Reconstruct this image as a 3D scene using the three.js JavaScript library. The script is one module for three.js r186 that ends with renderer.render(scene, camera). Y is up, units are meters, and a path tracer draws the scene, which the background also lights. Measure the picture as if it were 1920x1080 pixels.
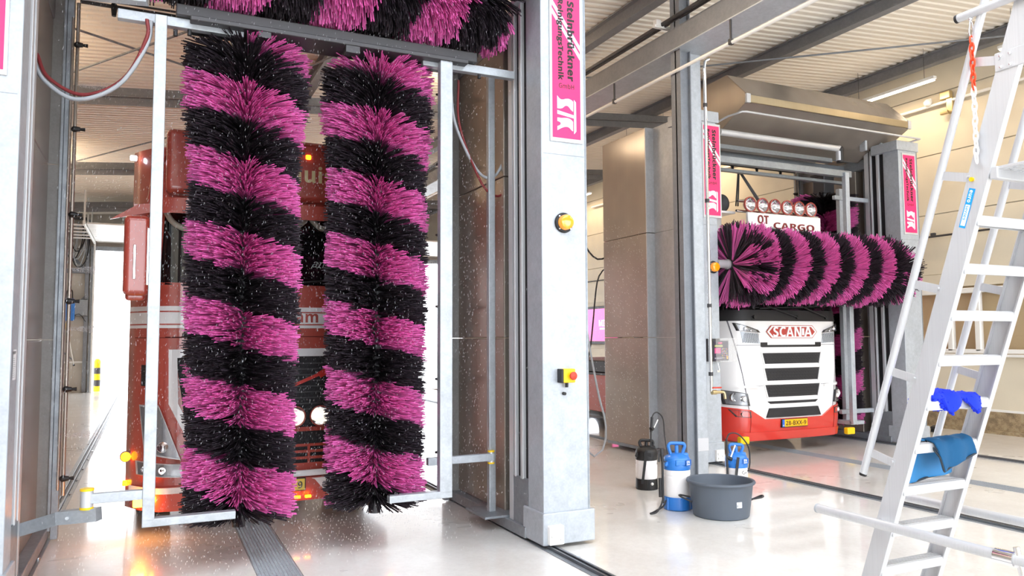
import * as THREE from 'three';
import { mergeGeometries, toCreasedNormals } from 'three/addons/utils/BufferGeometryUtils.js';
import { RoundedBoxGeometry } from 'three/addons/geometries/RoundedBoxGeometry.js';
import { RectAreaLightUniformsLib } from 'three/addons/lights/RectAreaLightUniformsLib.js';
import { FontLoader } from 'three/addons/loaders/FontLoader.js';
import { TextGeometry } from 'three/addons/geometries/TextGeometry.js';

// ------------------------------------------------------------------ camera, sky, exposure
const scene = new THREE.Scene();
const camera = new THREE.PerspectiveCamera(41.11, 1920 / 1080, 0.1, 200);
camera.position.set(0, 1.78, 0);
camera.rotation.set(0.06528, -0.44122, -0.00419, 'YXZ');
scene.background = new THREE.Color(0.96, 1.0, 1.06);      // bright overcast sky
scene.backgroundIntensity = 4.6;
const renderer = new THREE.WebGLRenderer({ antialias: true });
renderer.toneMapping = THREE.LinearToneMapping;
renderer.toneMappingExposure = 1.45;
// scene.fog = new THREE.FogExp2(0xf4f4f8, 0.010);           // fine water mist in the hall
renderer.shadowMap.enabled = true;
RectAreaLightUniformsLib.init();
const LAMP_POWER = 60;                                    // ceiling tubes, warm white
const LAMP_TINT = 0xffe2bc;

// ------------------------------------------------------------------ helpers
let seed = 7;
const rnd = () => { seed = (seed * 1664525 + 1013904223) >>> 0; return seed / 4294967296; };
const rr = (a, b) => a + (b - a) * rnd();
const V = (x, y, z) => new THREE.Vector3(x, y, z);
const used = {};
function numbered(name) { const n = used[name] = (used[name] ?? -1) + 1; return n ? `${name}_${String(n).padStart(3, '0')}` : name; }
function metreUV(g) {                                     // uv in metres on the plane each face looks along
  const p = g.attributes.position, n = g.attributes.normal, uv = new Float32Array(p.count * 2);
  for (let i = 0; i < p.count; i++) {
    const ax = Math.abs(n.getX(i)), ay = Math.abs(n.getY(i)), az = Math.abs(n.getZ(i));
    const x = p.getX(i), y = p.getY(i), z = p.getZ(i);
    if (ay >= ax && ay >= az) { uv[2 * i] = x; uv[2 * i + 1] = z; } else if (ax >= az) { uv[2 * i] = z; uv[2 * i + 1] = y; } else { uv[2 * i] = x; uv[2 * i + 1] = y; }
  }
  g.setAttribute('uv', new THREE.BufferAttribute(uv, 2));
  return g;
}
function merged(geos, keepUV) {
  const list = [].concat(geos).map((g) => {
    const c = g.index ? g.toNonIndexed() : g.clone();
    for (const k of Object.keys(c.attributes)) if (!['position', 'normal', keepUV && 'uv'].includes(k)) c.deleteAttribute(k);
    return c;
  });
  return list.length > 1 ? mergeGeometries(list) : list[0];
}
const PIECES = new Set('swing_arm side_skirt clamp hanger pivot pivot_ring lip_corner rivet screen_curl band_stripe panel_joint bumper_joint column_seam roller_track brush_frame handle_recess air_deflector loop_bracket brace_bar rear_leg base_ribs track_tie door_pillar mirror_trim spray_pipe roof_carriage carriage_bar step_marker marker_lamp dark_hem wall_bracket wheel_block junction_box grille_surround outer_bracket cab_top inner_rail rail_head mast wiper lamp_bar guide_shelf door_frame glazing_bar beam_pair pivot_bracket tread_ribs bumper_stripe flange conduit clear_cover grip'.split(' '));
function part(name, geos, material, parent, keepUV) {
  if (Array.isArray(geos) && geos.length > 1 && PIECES.has(name)) return geos.map((g) => part(name, g, material, parent, keepUV))[0];   // pieces that stand apart are meshes of their own
  const g = merged(geos, keepUV);
  if (!keepUV) metreUV(g);
  const m = new THREE.Mesh(g, material);
  m.name = numbered(name); m.castShadow = m.receiveShadow = true;
  (parent ?? scene).add(m);
  return m;
}
function tag(o, label, category, group, kind) {
  if (label) o.userData.label = label;
  if (category) o.userData.category = category;
  if (group) o.userData.group = group;
  if (kind) o.userData.kind = kind;
  return o;
}
function thing(name, label, category, [x, y, z] = [0, 0, 0], turn = 0, group) {
  const o = new THREE.Group(); o.name = numbered(name); scene.add(o);
  o.position.set(x, y, z); o.rotation.y = turn;
  return tag(o, label, category, group);
}
function shell(name, parent) { const o = new THREE.Group(); o.name = numbered(name); o.userData.kind = 'structure'; (parent ?? scene).add(o); return o; }
function structure(name, geos, material) { return tag(part(name, geos, material), null, null, null, 'structure'); }
function copyOf(o, label) {
  const c = o.clone(); c.name = numbered(o.name.replace(/_\d{3}$/, '')); scene.add(c);
  c.userData = { ...o.userData }; if (label) c.userData.label = label;
  return c;
}
const box = (w, h, d, x = 0, y = 0, z = 0) => new THREE.BoxGeometry(w, h, d).translate(x, y, z);
const span = (x0, x1, y0, y1, z0, z1) => box(Math.abs(x1 - x0), Math.abs(y1 - y0), Math.abs(z1 - z0), (x0 + x1) / 2, (y0 + y1) / 2, (z0 + z1) / 2);
const rbox = (w, h, d, r, x = 0, y = 0, z = 0, s = 2) => new RoundedBoxGeometry(w, h, d, s, r).translate(x, y, z);
const rspan = (x0, x1, y0, y1, z0, z1, r, s = 2) => rbox(Math.abs(x1 - x0), Math.abs(y1 - y0), Math.abs(z1 - z0), r, (x0 + x1) / 2, (y0 + y1) / 2, (z0 + z1) / 2, s);
function cyl(r, h, x = 0, y = 0, z = 0, axis = 'y', r2 = r, n = 20) {
  const g = new THREE.CylinderGeometry(r2, r, h, n);
  if (axis === 'x') g.rotateZ(-Math.PI / 2); if (axis === 'z') g.rotateX(Math.PI / 2);
  return g.translate(x, y, z);
}
const lathe = (pts, n = 32) => new THREE.LatheGeometry(pts.map(([x, y]) => new THREE.Vector2(x, y)), n);
const ball = (r, x, y, z, n = 14) => new THREE.SphereGeometry(r, n, Math.ceil(n * 0.7)).translate(x, y, z);
function tube(pts, r, seg = 40, sides = 8, tension = 0.5) {
  const c = new THREE.CatmullRomCurve3(pts.map((p) => V(...p)), false, 'catmullrom', tension);
  return new THREE.TubeGeometry(c, seg, r, sides, false);
}
function rod(a, b, r, n = 10) {                           // straight round bar
  const A = V(...a), B = V(...b), d = B.clone().sub(A), L = d.length();
  const g = new THREE.CylinderGeometry(r, r, L, n);
  return g.applyQuaternion(new THREE.Quaternion().setFromUnitVectors(V(0, 1, 0), d.normalize())).translate((A.x + B.x) / 2, (A.y + B.y) / 2, (A.z + B.z) / 2);
}
function beam(a, b, w, h, up = [0, 1, 0]) {               // straight rectangular bar, w across, h along up
  const A = V(...a), B = V(...b), z = B.clone().sub(A), L = z.length(); z.normalize();
  const x = V(...up).cross(z).normalize(), y = z.clone().cross(x);
  const m = new THREE.Matrix4().makeBasis(x, y, z).setPosition(A.add(B).multiplyScalar(0.5));
  return new THREE.BoxGeometry(w, h, L).applyMatrix4(m);
}
function slabOf(points, t, holes) {                       // polygon in x,y pulled t along z
  const s = new THREE.Shape(points.map(([x, y]) => new THREE.Vector2(x, y)));
  for (const h of holes ?? []) s.holes.push(new THREE.Path(h.map(([x, y]) => new THREE.Vector2(x, y))));
  return new THREE.ExtrudeGeometry(s, { depth: t, bevelEnabled: false });
}
function iBeam(a, b, w, h, t = 0.014) {
  const up = Math.abs(b[1] - a[1]) > 1 ? [1, 0, 0] : [0, 1, 0];
  const o = up[1] ? (k) => [0, k, 0] : (k) => [k, 0, 0];
  const s = (p, k) => p.map((v, i) => v + o(k)[i]);
  return [beam(a, b, t, h, up), beam(s(a, h / 2), s(b, h / 2), w, t * 1.4, up), beam(s(a, -h / 2), s(b, -h / 2), w, t * 1.4, up)];
}

// ------------------------------------------------------------------ textures
function noiseGrid(n, cell, amp, s0) {                     // periodic value noise
  const c = Math.max(2, Math.round(n / cell)), g = new Float32Array(c * c); let s = s0 >>> 0;
  for (let i = 0; i < g.length; i++) { s = (s * 1664525 + 1013904223) >>> 0; g[i] = s / 4294967296; }
  const out = new Float32Array(n * n);
  for (let y = 0; y < n; y++) for (let x = 0; x < n; x++) {
    const fx = x / n * c, fy = y / n * c, x0 = Math.floor(fx), y0 = Math.floor(fy); let tx = fx - x0, ty = fy - y0;
    tx = tx * tx * (3 - 2 * tx); ty = ty * ty * (3 - 2 * ty);
    const a = g[(y0 % c) * c + x0 % c], b = g[(y0 % c) * c + (x0 + 1) % c], d = g[((y0 + 1) % c) * c + x0 % c], e = g[((y0 + 1) % c) * c + (x0 + 1) % c];
    out[y * n + x] = amp * ((a * (1 - tx) + b * tx) * (1 - ty) + (d * (1 - tx) + e * tx) * ty - 0.5);
  }
  return out;
}
function layered(n, layers, s0) { const o = new Float32Array(n * n); layers.forEach(([cell, amp], k) => { const g = noiseGrid(n, cell, amp, s0 + k * 977); for (let i = 0; i < o.length; i++) o[i] += g[i]; }); return o; }
function dataTex(n, fn, metres, srgb) {
  const d = new Uint8Array(n * n * 4);
  for (let i = 0; i < n * n; i++) { const c = fn(i); d[4 * i] = c[0]; d[4 * i + 1] = c[1]; d[4 * i + 2] = c[2]; d[4 * i + 3] = 255; }
  const t = new THREE.DataTexture(d, n, n); t.wrapS = t.wrapT = THREE.RepeatWrapping; t.magFilter = THREE.LinearFilter; t.minFilter = THREE.LinearMipmapLinearFilter;
  t.generateMipmaps = true; t.repeat.set(1 / metres, 1 / metres); if (srgb) t.colorSpace = THREE.SRGBColorSpace; t.needsUpdate = true;
  return t;
}
const cl = (v) => Math.max(0, Math.min(255, Math.round(v)));
const greyTex = (n, layers, s0, mid, metres, tint = [1, 1, 1]) => { const l = layered(n, layers, s0); return dataTex(n, (i) => tint.map((k) => cl(mid * k * (1 + l[i]))), metres, true); };
const roughTex = (n, layers, s0, mid, metres) => { const l = layered(n, layers, s0); return dataTex(n, (i) => { const v = cl(255 * (mid + l[i])); return [v, v, v]; }, metres); };
function canvasTex(w, h, draw) {
  const c = document.createElement('canvas'); c.width = w; c.height = h; draw(c.getContext('2d'), w, h);
  const t = new THREE.CanvasTexture(c); t.colorSpace = THREE.SRGBColorSpace; t.anisotropy = 8; return t;
}
const S = (o) => new THREE.MeshStandardMaterial(o), P = (o) => new THREE.MeshPhysicalMaterial(o);
const spangle = greyTex(512, [[90, 0.05], [22, 0.05], [7, 0.05]], 11, 244, 0.9);
const spangleRough = roughTex(256, [[40, 0.12], [10, 0.12]], 12, 0.45, 0.7);
const brushed = (() => { const l = layered(512, [[128, 0.05]], 5), row = Array.from({ length: 512 }, () => rnd()); return dataTex(512, (i) => { const v = cl(235 * (1 + l[i] + 0.10 * (row[i % 512] - 0.5) * 0.4)); return [v, v, v]; }, 0.8, true); })();
const floorNoise = layered(1024, [[340, 0.07], [120, 0.06], [34, 0.04], [8, 0.03], [3, 0.03]], 21);
const floorColor = dataTex(1024, (i) => { const v = floorNoise[i]; return [cl(228 * (1 + v * 0.9)), cl(226 * (1 + v)), cl(223 * (1 + v * 1.1))]; }, 4.5, true);
const floorRough = roughTex(512, [[160, 0.12], [40, 0.08], [10, 0.06]], 24, 0.33, 3.7);
const ripple = roughTex(512, [[60, 0.34], [24, 0.3], [9, 0.16]], 25, 0.5, 1.3);

// ------------------------------------------------------------------ materials
const M = {
  galv: S({ color: 0xbcc2c9, map: spangle, roughnessMap: spangleRough, roughness: 1, metalness: 0.3 }),
  galvFrame: S({ color: 0xb4b9be, map: spangle, roughnessMap: spangleRough, roughness: 1, metalness: 0.5 }),
  galvDark: S({ color: 0x9aa0a6, map: spangle, roughnessMap: spangleRough, roughness: 1, metalness: 0.55 }),
  alu: S({ color: 0xdcdde0, map: brushed, roughness: 0.36, metalness: 0.3 }),
  stainless: S({ color: 0xb3a89d, map: brushed, roughness: 0.24, metalness: 0.5 }),
  liner: S({ color: 0x93918f, map: spangle, roughness: 0.7, metalness: 0.15 }),
  chrome: S({ color: 0xe8e8ea, roughness: 0.08, metalness: 1 }),
  darkSteel: S({ color: 0x4b4a4c, roughness: 0.5, metalness: 0.5 }),
  rail: S({ color: 0x7f858b, map: spangle, roughness: 0.35, metalness: 0.8 }),
  paintSteel: S({ color: 0x8b9098, map: spangle, roughness: 0.55, metalness: 0.25 }),
  purlin: S({ color: 0x8b8d92, map: spangle, roughness: 0.6, metalness: 0.2 }),
  roof: S({ color: 0xf2ece2, roughness: 0.6, metalness: 0.05, side: THREE.DoubleSide }),
  wall: S({ color: 0xe6dcc6, map: greyTex(256, [[90, 0.04], [20, 0.03]], 31, 250, 3), roughness: 0.55 }),
  wallGrey: S({ color: 0xc9c2b8, map: greyTex(256, [[90, 0.08], [20, 0.05]], 33, 245, 3), roughness: 0.6 }),
  plinth: S({ color: 0xa89a86, map: greyTex(512, [[80, 0.3], [22, 0.3], [5, 0.2]], 35, 225, 1.2, [1, 0.95, 0.86]), roughness: 0.85 }),
  floor: P({ color: 0xfdfbf8, map: floorColor, roughnessMap: floorRough, roughness: 1, clearcoat: 0.75, clearcoatRoughness: 0.07, bumpMap: ripple, bumpScale: 0.0016 }),
  outside: S({ color: 0xc8c8c6, roughness: 0.9 }),
  black: S({ color: 0x1d1c1e, roughness: 0.5 }),
  rubber: S({ color: 0x2a2a2c, roughness: 0.7 }),
  gap: S({ color: 0x121014, roughness: 0.8 }),
  white: P({ color: 0xf1f0ee, roughness: 0.35, clearcoat: 0.6, clearcoatRoughness: 0.08 }),
  pvc: S({ color: 0xf2f1ee, roughness: 0.35 }),
  truckWhite: P({ color: 0xf3f1f0, roughness: 0.4, clearcoat: 1, clearcoatRoughness: 0.04 }),
  truckRed: P({ color: 0xb84a3c, roughness: 0.4, clearcoat: 1, clearcoatRoughness: 0.05 }),
  bumperRed: P({ color: 0xcf2f22, roughness: 0.4, clearcoat: 1, clearcoatRoughness: 0.05 }),
  glassDark: P({ color: 0x1b1a1d, roughness: 0.05, clearcoat: 1, clearcoatRoughness: 0.03 }),
  mesh: S({ color: 0x262528, roughness: 0.6, bumpMap: roughTex(64, [[8, 1]], 41, 0.5, 0.06), bumpScale: 0.004 }),
  lens: P({ color: 0xffffff, roughness: 0.05, transmission: 1, thickness: 0, ior: 1.45 }),
  amber: P({ color: 0xf29a0a, roughness: 0.15, clearcoat: 1, emissive: 0xff8a00, emissiveIntensity: 0.25 }),
  amberLit: S({ color: 0xffb040, emissive: 0xff8c10, emissiveIntensity: 6 }),
  amberHot: S({ color: 0xffd080, emissive: 0xffa828, emissiveIntensity: 10 }),
  whiteLit: S({ color: 0xffffff, emissive: 0xf2eeff, emissiveIntensity: 8 }),
  bulbLit: S({ color: 0xffffff, emissive: 0xfff0d8, emissiveIntensity: 0.9 }),
  tubeGlow: S({ color: 0xffffff, emissive: 0xffe9cc, emissiveIntensity: 9 }),
  yellow: S({ color: 0xf4c814, roughness: 0.45 }),
  red: S({ color: 0xd2402c, roughness: 0.4 }),
  pink: S({ color: 0xf777c6, roughness: 0.55, vertexColors: true }),
  pinkBack: P({ color: 0xb63a78, roughness: 0.7 }),
  bristleBlack: S({ color: 0x352c34, roughness: 0.6, vertexColors: true }),
  blue: P({ color: 0x2a78cc, roughness: 0.38, clearcoat: 0.3 }),
  tank: P({ color: 0xf3efee, roughness: 0.4, clearcoat: 0.2 }),
  bucket: S({ color: 0x555d68, roughness: 0.55, bumpMap: ripple, bumpScale: 0.0006 }),
  mitt: S({ color: 0x1233d8, roughness: 0.9 }),
  towel: P({ color: 0x07527f, roughness: 0.85, sheen: 0.15, sheenColor: new THREE.Color(0x66c8ee), sheenRoughness: 0.4, side: THREE.DoubleSide }),
  towelSmooth: P({ color: 0x1676b2, roughness: 0.55, sheen: 0.4, sheenColor: new THREE.Color(0x88ccff), side: THREE.DoubleSide }),
  hoseRed: S({ color: 0x7d2b2d, roughness: 0.5 }), hoseGrey: S({ color: 0xa9adb2, roughness: 0.45 }), hoseBlack: S({ color: 0x2b2a2c, roughness: 0.5 }),
  brass: S({ color: 0xc8b58a, roughness: 0.3, metalness: 0.8 }),
  chainRed: S({ color: 0xf24a1e, roughness: 0.4 }), chainWhite: S({ color: 0xf4f4f4, roughness: 0.4 }),
  water: P({ color: 0xf4f6fa, roughness: 0.25, transmission: 0.35, thickness: 0 }),
  clearBox: P({ color: 0xffffff, roughness: 0.12, transmission: 0.9, thickness: 0, ior: 1.3 }),
};

// ------------------------------------------------------------------ the building
const floorDrains = [[0.78, 1.10], [9.0, 9.32]];
{
  const holes = floorDrains.map(([a, b]) => [[a, -7.5], [a, 26], [b, 26], [b, -7.5]].map(([x, y]) => [x, y]));
  const g = slabOf([[-3.3, -8], [14.4, -8], [14.4, 30.3], [-3.3, 30.3]], 0.2, holes).rotateX(-Math.PI / 2).translate(0, -0.2, 0);
  structure('floor', g, M.floor);
  structure('outdoor_ground', [span(-60, 70, -0.4, -0.06, 8, 70), span(-60, 70, -0.4, -0.06, -110, -30.3)], M.outside);
}
const roofY = (x) => 6.22 + 0.078 * (x + 0.7);
const ADDED_SKY0 = -4.3, ADDED_SKY1 = 0.8;                            // unseen roof glazing added to brighten the floor and columns
{ // ceiling: corrugated sheets, ribs running across the bays, and the added glazed strip that lets daylight in
  const c = shell('ceiling');
  const sheet = (z0, z1) => {
    const pos = [], idx = [], pitch = 0.167, prof = [[0, 0], [0.085, 0], [0.10, -0.024], [0.15, -0.024]], zs = [], xs = [-3.3, 5.5, 14.5];
    for (let z = z0; z < z1; z += pitch) for (const [d, h] of prof) zs.push([z + d, h]);
    for (const [z, h] of zs) for (const x of xs) pos.push(x, roofY(x) + h, z);
    for (let i = 0; i < zs.length - 1; i++) for (let j = 0; j < 2; j++) { const a = i * 3 + j, b = a + 1, c2 = a + 3, d = a + 4; idx.push(a, b, c2, b, d, c2); }
    const g = new THREE.BufferGeometry(); g.setAttribute('position', new THREE.Float32BufferAttribute(pos, 3)); g.setIndex(idx);
    const flat = g.toNonIndexed(); flat.computeVertexNormals();
    const lid = new THREE.BoxGeometry(18.1, 0.15, z1 - z0).applyMatrix4(new THREE.Matrix4().makeRotationZ(Math.atan(0.078))).translate(5.6, roofY(5.6) + 0.09, (z0 + z1) / 2);
    part('roof_sheet', [flat, lid], M.roof, c);
  };
  sheet(-30.2, ADDED_SKY0); sheet(ADDED_SKY1, 8);
  const pane = P({ color: 0xf6f8fa, roughness: 0.05, transmission: 1, thickness: 0 });
  const lay = (g, x, dy, z) => g.applyMatrix4(new THREE.Matrix4().makeRotationZ(Math.atan(0.078))).translate(x, roofY(x) + dy, z);
  for (let i = 0; i < 6; i++) { const x = -1.85 + i * 2.98; part('added_roof_pane', lay(new THREE.BoxGeometry(2.9, 0.012, ADDED_SKY1 - ADDED_SKY0), x, 0.06, (ADDED_SKY0 + ADDED_SKY1) / 2), pane, c); part('glazing_bar', lay(new THREE.BoxGeometry(0.08, 0.12, ADDED_SKY1 - ADDED_SKY0), x + 1.49, 0.04, (ADDED_SKY0 + ADDED_SKY1) / 2), M.galv, c); }
}
{ // right-hand wall: plinth, horizontal sandwich panels, windows
  const w = shell('wall_right'), X = 14.07;
  part('plinth', [span(X - 0.04, X + 0.3, 0, 0.4, -30.2, 8), span(X - 0.1, X, 0, 0.06, -30.2, 8)], M.plinth, w);
  const rows = [[0.42, 1.42, 0], [1.42, 2.72, 1], [2.735, 3.0, 0], [3.0, 4.19, 0], [4.205, 5.39, 0], [5.405, 6.6, 0], [6.615, 7.55, 0]];
  const cuts = [-30.2, -24, -18, -12, -6, 0, 8];
  for (const [a, b, win] of rows) for (let i = 0; i < cuts.length - 1; i++) {
    const z0 = cuts[i], z1 = cuts[i + 1];
    if (win && z0 === -12) { part('wall_panel', rspan(X, X + 0.2, a, b, -12, -11.0, 0.006, 1), M.wall, w); continue; }
    if (win && z0 === -6) { part('wall_panel', rspan(X, X + 0.2, a, b, -4.9, 0, 0.006, 1), M.wall, w); continue; }
    part('wall_panel', rspan(X, X + 0.2, a + 0.003, b, z0 + 0.002, z1 - 0.002, 0.006, 1), M.wall, w);
  }
  part('sill_trim', span(X - 0.03, X + 0.02, 0.40, 0.44, -30.2, 8), M.pvc, w);
  const win = shell('window_1');
  const fr = [];
  for (const y of [[1.46, 1.54], [2.60, 2.70]]) fr.push(rspan(X - 0.05, X + 0.06, y[0], y[1], -11.0, -4.9, 0.01));
  for (const z of [-10.95, -9.85, -9.3, -8.0, -6.5, -5.0]) fr.push(rspan(X - 0.05, X + 0.06, 1.5, 2.66, z - 0.05, z + 0.05, 0.01));
  part('window_frame', fr, M.pvc, win);
  const glass = P({ color: 0xffffff, roughness: 0.03, transmission: 1, thickness: 0 });
  const zs = [-10.95, -9.85, -9.3, -8.0, -6.5, -5.0];
  for (let i = 0; i < 5; i++) part('window_pane', span(X + 0.0, X + 0.01, 1.54, 2.62, zs[i] + 0.05, zs[i + 1] - 0.05), glass, win);
  part('blind', span(X + 0.16, X + 0.2, 1.4, 2.75, -11.1, -4.8), S({ color: 0xcdb691, roughness: 0.8 }), win);
  part('window_sill', rspan(X - 0.12, X + 0.02, 1.40, 1.45, -11.05, -4.85, 0.01), M.pvc, win);
}
{ // left wall and back wall with the two open truck doors
  structure('wall_left', [span(-3.5, -3.2, 0, 6.2, -30.2, 8)], M.wallGrey);
  const w = shell('wall_back');
  const z0 = -30.3, z1 = -30.0;
  const doors = [[-1.72, 3.95], [6.7, 11.8]];
  for (const [a, b] of [[-3.3, -1.72], [3.95, 6.7], [11.8, 14.3]]) part('wall_panel', span(a, b, 0, 4.9, z0, z1), M.wallGrey, w);
  for (const [a, b] of [[-3.3, 3.95], [3.95, 9.2], [9.2, 14.3]]) { part('wall_panel', span(a, b, 4.92, 5.6, z0, z1), M.wallGrey, w); part('wall_panel', span(a, b, 5.62, 7.5, z0, z1), M.wallGrey, w); }
  for (const [a, b] of doors) part('door_frame', [span(a - 0.14, a, 0, 5.0, z1, z1 + 0.12), span(b, b + 0.14, 0, 5.0, z1, z1 + 0.12), span(a, b, 4.86, 5.0, z1, z1 + 0.12)], M.galvDark, w);
  part('kick_rail', span(-3.2, -1.86, 1.0, 1.06, -30, -29.95), M.pvc, w);
  const f = shell('wall_front');
  for (const [a, b] of [[-3.4, -2.6], [5.0, 5.6], [13.4, 14.4]]) part('wall_panel', span(a, b, 0, 5.9, 7.8, 8), M.wallGrey, f);
  part('wall_panel', span(-3.4, 14.4, 5.9, 7.6, 7.8, 8), M.wallGrey, f);
}

// ------------------------------------------------------------------ roof steel
{
  const purl = [[2.5, 'slim steel purlin under the roof above the red truck'], [6.38, 'dark steel roof beam above the post between the two bays'], [10.2, 'dark steel roof beam running over the white truck'], [13.7, 'dark steel eaves beam along the top of the cream wall']];
  for (const [x, label] of purl) tag(part('roof_beam', iBeam([x, roofY(x) - 0.16, -30], [x, roofY(x) - 0.16, 7.9], 0.16, 0.22), M.purlin), label, 'beam');
  const raft = [[-14.1, 'nearest grey rafter seen past the red truck'], [-20.1, 'second grey rafter above the red truck, further back'], [-25.8, 'rear grey rafter near the far doors']];
  for (const [z, label] of raft) tag(part('roof_rafter', iBeam([-3.2, roofY(-3.2) - 0.42, z], [14.0, roofY(14) - 0.42, z], 0.18, 0.3), M.purlin), label, 'beam');
  for (const z of [-2.2]) tag(part('roof_rafter', iBeam([-3.2, roofY(-3.2) - 0.42, z], [14.0, roofY(14) - 0.42, z], 0.18, 0.3), M.purlin), 'grey rafter overhead in front of the wash gantries', 'beam');
  // row of posts between the bays, with the box girder they carry
  const post = thing('steel_post', 'tall grey steel post standing between the two wash bays beside the blue sprayers', 'post', [6.24, 0, -8.1]);
  part('flange', [span(0, 0.19, 0, 6.6, -0.012, 0.012), span(0.0, 0.012, 0, 6.6, -0.1, 0.1)], M.paintSteel, post);
  part('web', span(0.19, 0.205, 0, 6.6, -0.16, 0.06), M.paintSteel, post);
  part('casing', rspan(0.215, 0.42, 0.0, 5.63, -0.10, 0.0, 0.012), M.galv, post);
  part('base_wrap', rspan(0.212, 0.424, 0.30, 0.47, -0.104, 0.006, 0.008), S({ color: 0xc9c9cc, roughness: 0.5 }), post);
  const g = thing('cross_girder', 'grey steel girder running front to back over the gap between the bays', 'girder', [6.3, 5.65, 0]);
  part('web', span(-0.1, -0.075, -0.05, 0.22, -26, 7.6), M.purlin, g);
  part('bottom_flange', span(-0.1, 0.36, -0.065, -0.05, -26, 7.6), M.galv, g);
  part('top_flange', span(-0.1, 0.2, 0.215, 0.23, -26, 7.6), M.paintSteel, g);
  const pipe = thing('sprinkler_pipe', 'cream pipe running under the grey girder between the bays', 'pipe', [6.22, 5.3, 0]);
  part('pipe_run', cyl(0.022, 33, 0, 0, -9.5, 'z'), M.pvc, pipe);
  for (const z of [-9.55, -7.0, -5, -12.4, -3]) part('pipe_clamp', [rbox(0.06, 0.07, 0.05, 0.01, 0, 0.01, z), span(-0.01, 0.01, 0, 0.3, z - 0.01, z + 0.01)], M.darkSteel, pipe);
  const cable = thing('cable_tray', 'dark conduit running along above the grey girder', 'conduit', [6.2, 6.02, 0]);
  part('conduit', [cyl(0.028, 33, 0, 0, -9.5, 'z'), cyl(0.016, 33, 0.05, -0.02, -9.5, 'z')], M.darkSteel, cable);
  for (const z of [-8.35, -12.5, -4.2]) part('bracket', [rspan(-0.12, 0.62, -0.05, -0.01, z - 0.03, z + 0.03, 0.008), rbox(0.08, 0.1, 0.08, 0.01, -0.06, 0.01, z)], M.pvc, cable);
  const down = thing('water_pipe', 'thin steel water pipe down the post with a red tap handle', 'pipe', [6.70, 0, -8.07]);
  part('pipe_run', [cyl(0.022, 4.35, 0, 3.25, 0), tube([[0, 5.42, 0], [0.01, 5.5, 0.01], [0.05, 5.53, 0.04]], 0.022, 12, 10)], M.chrome, down);
  for (const y of [4.9, 3.6, 2.2, 1.3]) part('pipe_clamp', cyl(0.03, 0.05, 0, y, 0), M.darkSteel, down);
  part('valve', [cyl(0.03, 0.07, 0.03, 1.06, 0.02, 'x'), cyl(0.02, 0.1, 0.1, 1.06, 0.03, 'x'), tube([[0.14, 1.06, 0.03], [0.18, 1.05, 0.04], [0.19, 0.97, 0.05]], 0.018, 12, 8)], M.brass, down);
  part('tap_handle', rbox(0.15, 0.02, 0.03, 0.008, 0.07, 1.12, 0.03), M.red, down);
  // wind braces
  const braces = [[[-2.9, 5.55, -9.2], [1.9, 6.1, -13.9], 'thin brace rod slanting under the roof left of the brushes'], [[-2.2, 5.5, -13.9], [1.4, 5.9, -9.3], 'brace rod crossing the other under the left roof bay'],
    [[-2.0, 5.72, -20], [2.4, 6.1, -14.2], 'brace rod behind the nearest rafter over the red truck'], [[6.9, 6.38, -11.5], [13.9, 6.98, -7.6], 'long thin brace rod across the roof over the dryer hood'], [[1.3, 5.95, -13.8], [3.2, 6.05, -9.5], 'brace rod seen between the two upright brushes']];
  for (const [a, b, label] of braces) tag(part('brace_rod', rod(a, b, 0.016), M.paintSteel), label, 'brace');
}
// ------------------------------------------------------------------ ceiling lamps: glowing tubes, each with its light
{
  const lampAt = [[13.3, 6.62, -10.4, 'lit tube lamp hanging by the cream wall, upper right'], [13.3, 6.62, -16.5, 'lit tube lamp by the cream wall behind the dryer hood'], [13.3, 6.62, -22.9, 'lit tube lamp at the far end of the cream wall'],
    [13.3, 6.62, -3.0, 'tube lamp by the cream wall above the ladder'], [10.6, 6.2, -15.0, 'lit tube lamp over the white truck'], [4.9, 5.6, -12.0, 'lit tube lamp between the bays behind the front gantry', 1],
    [4.9, 5.6, -20.0, 'lit tube lamp at the back between the bays', 1], [-2.3, 5.2, -12.0, 'lit tube lamp over the left edge of the red truck bay', 1], [-2.3, 5.2, -20.0, 'lit tube lamp at the back left', 1], [4.9, 6.1, -7.2, 'added unseen tube lamp overhead between the two gantries'], [-2.75, 5.6, -6.6, 'added unseen tube lamp overhead left of the front gantry'], [12.9, 6.6, -7.0, 'tube lamp overhead right of the rear gantry']];  // overhead lamps between and left of the gantries added to light the red truck
  for (const [x, y, z, label, both] of lampAt) {
    const t = thing('tube_lamp', label, 'lamp', [x, y, z]);
    part('housing', rbox(0.09, 0.06, 1.95, 0.012, 0, 0.045, 0), M.pvc, t);
    part('lamp_tube', rbox(0.07, 0.03, 1.9, 0.012), M.tubeGlow, t);
    part('hanger', [rod([0, 0.07, -0.75], [0, roofY(x) - y - 0.02, -0.75], 0.004, 5), rod([0, 0.07, 0.75], [0, roofY(x) - y - 0.02, 0.75], 0.004, 5)], M.darkSteel, t);
    const l = new THREE.RectAreaLight(LAMP_TINT, LAMP_POWER, 0.07, 1.9);
    l.position.set(0, -0.02, 0); l.rotation.x = -Math.PI / 2; l.castShadow = true; t.add(l);
    if (both) {                                            // upward tube and light, added to brighten the left bay roof
      part('added_upper_tube', rbox(0.07, 0.02, 1.9, 0.009, 0, 0.085, 0), M.tubeGlow, t);
      const u = new THREE.RectAreaLight(LAMP_TINT, LAMP_POWER * 1.2, 0.07, 1.9); u.position.set(0, 0.1, 0); u.rotation.x = Math.PI / 2; u.castShadow = true; t.add(u);
    }
  }
}
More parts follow.
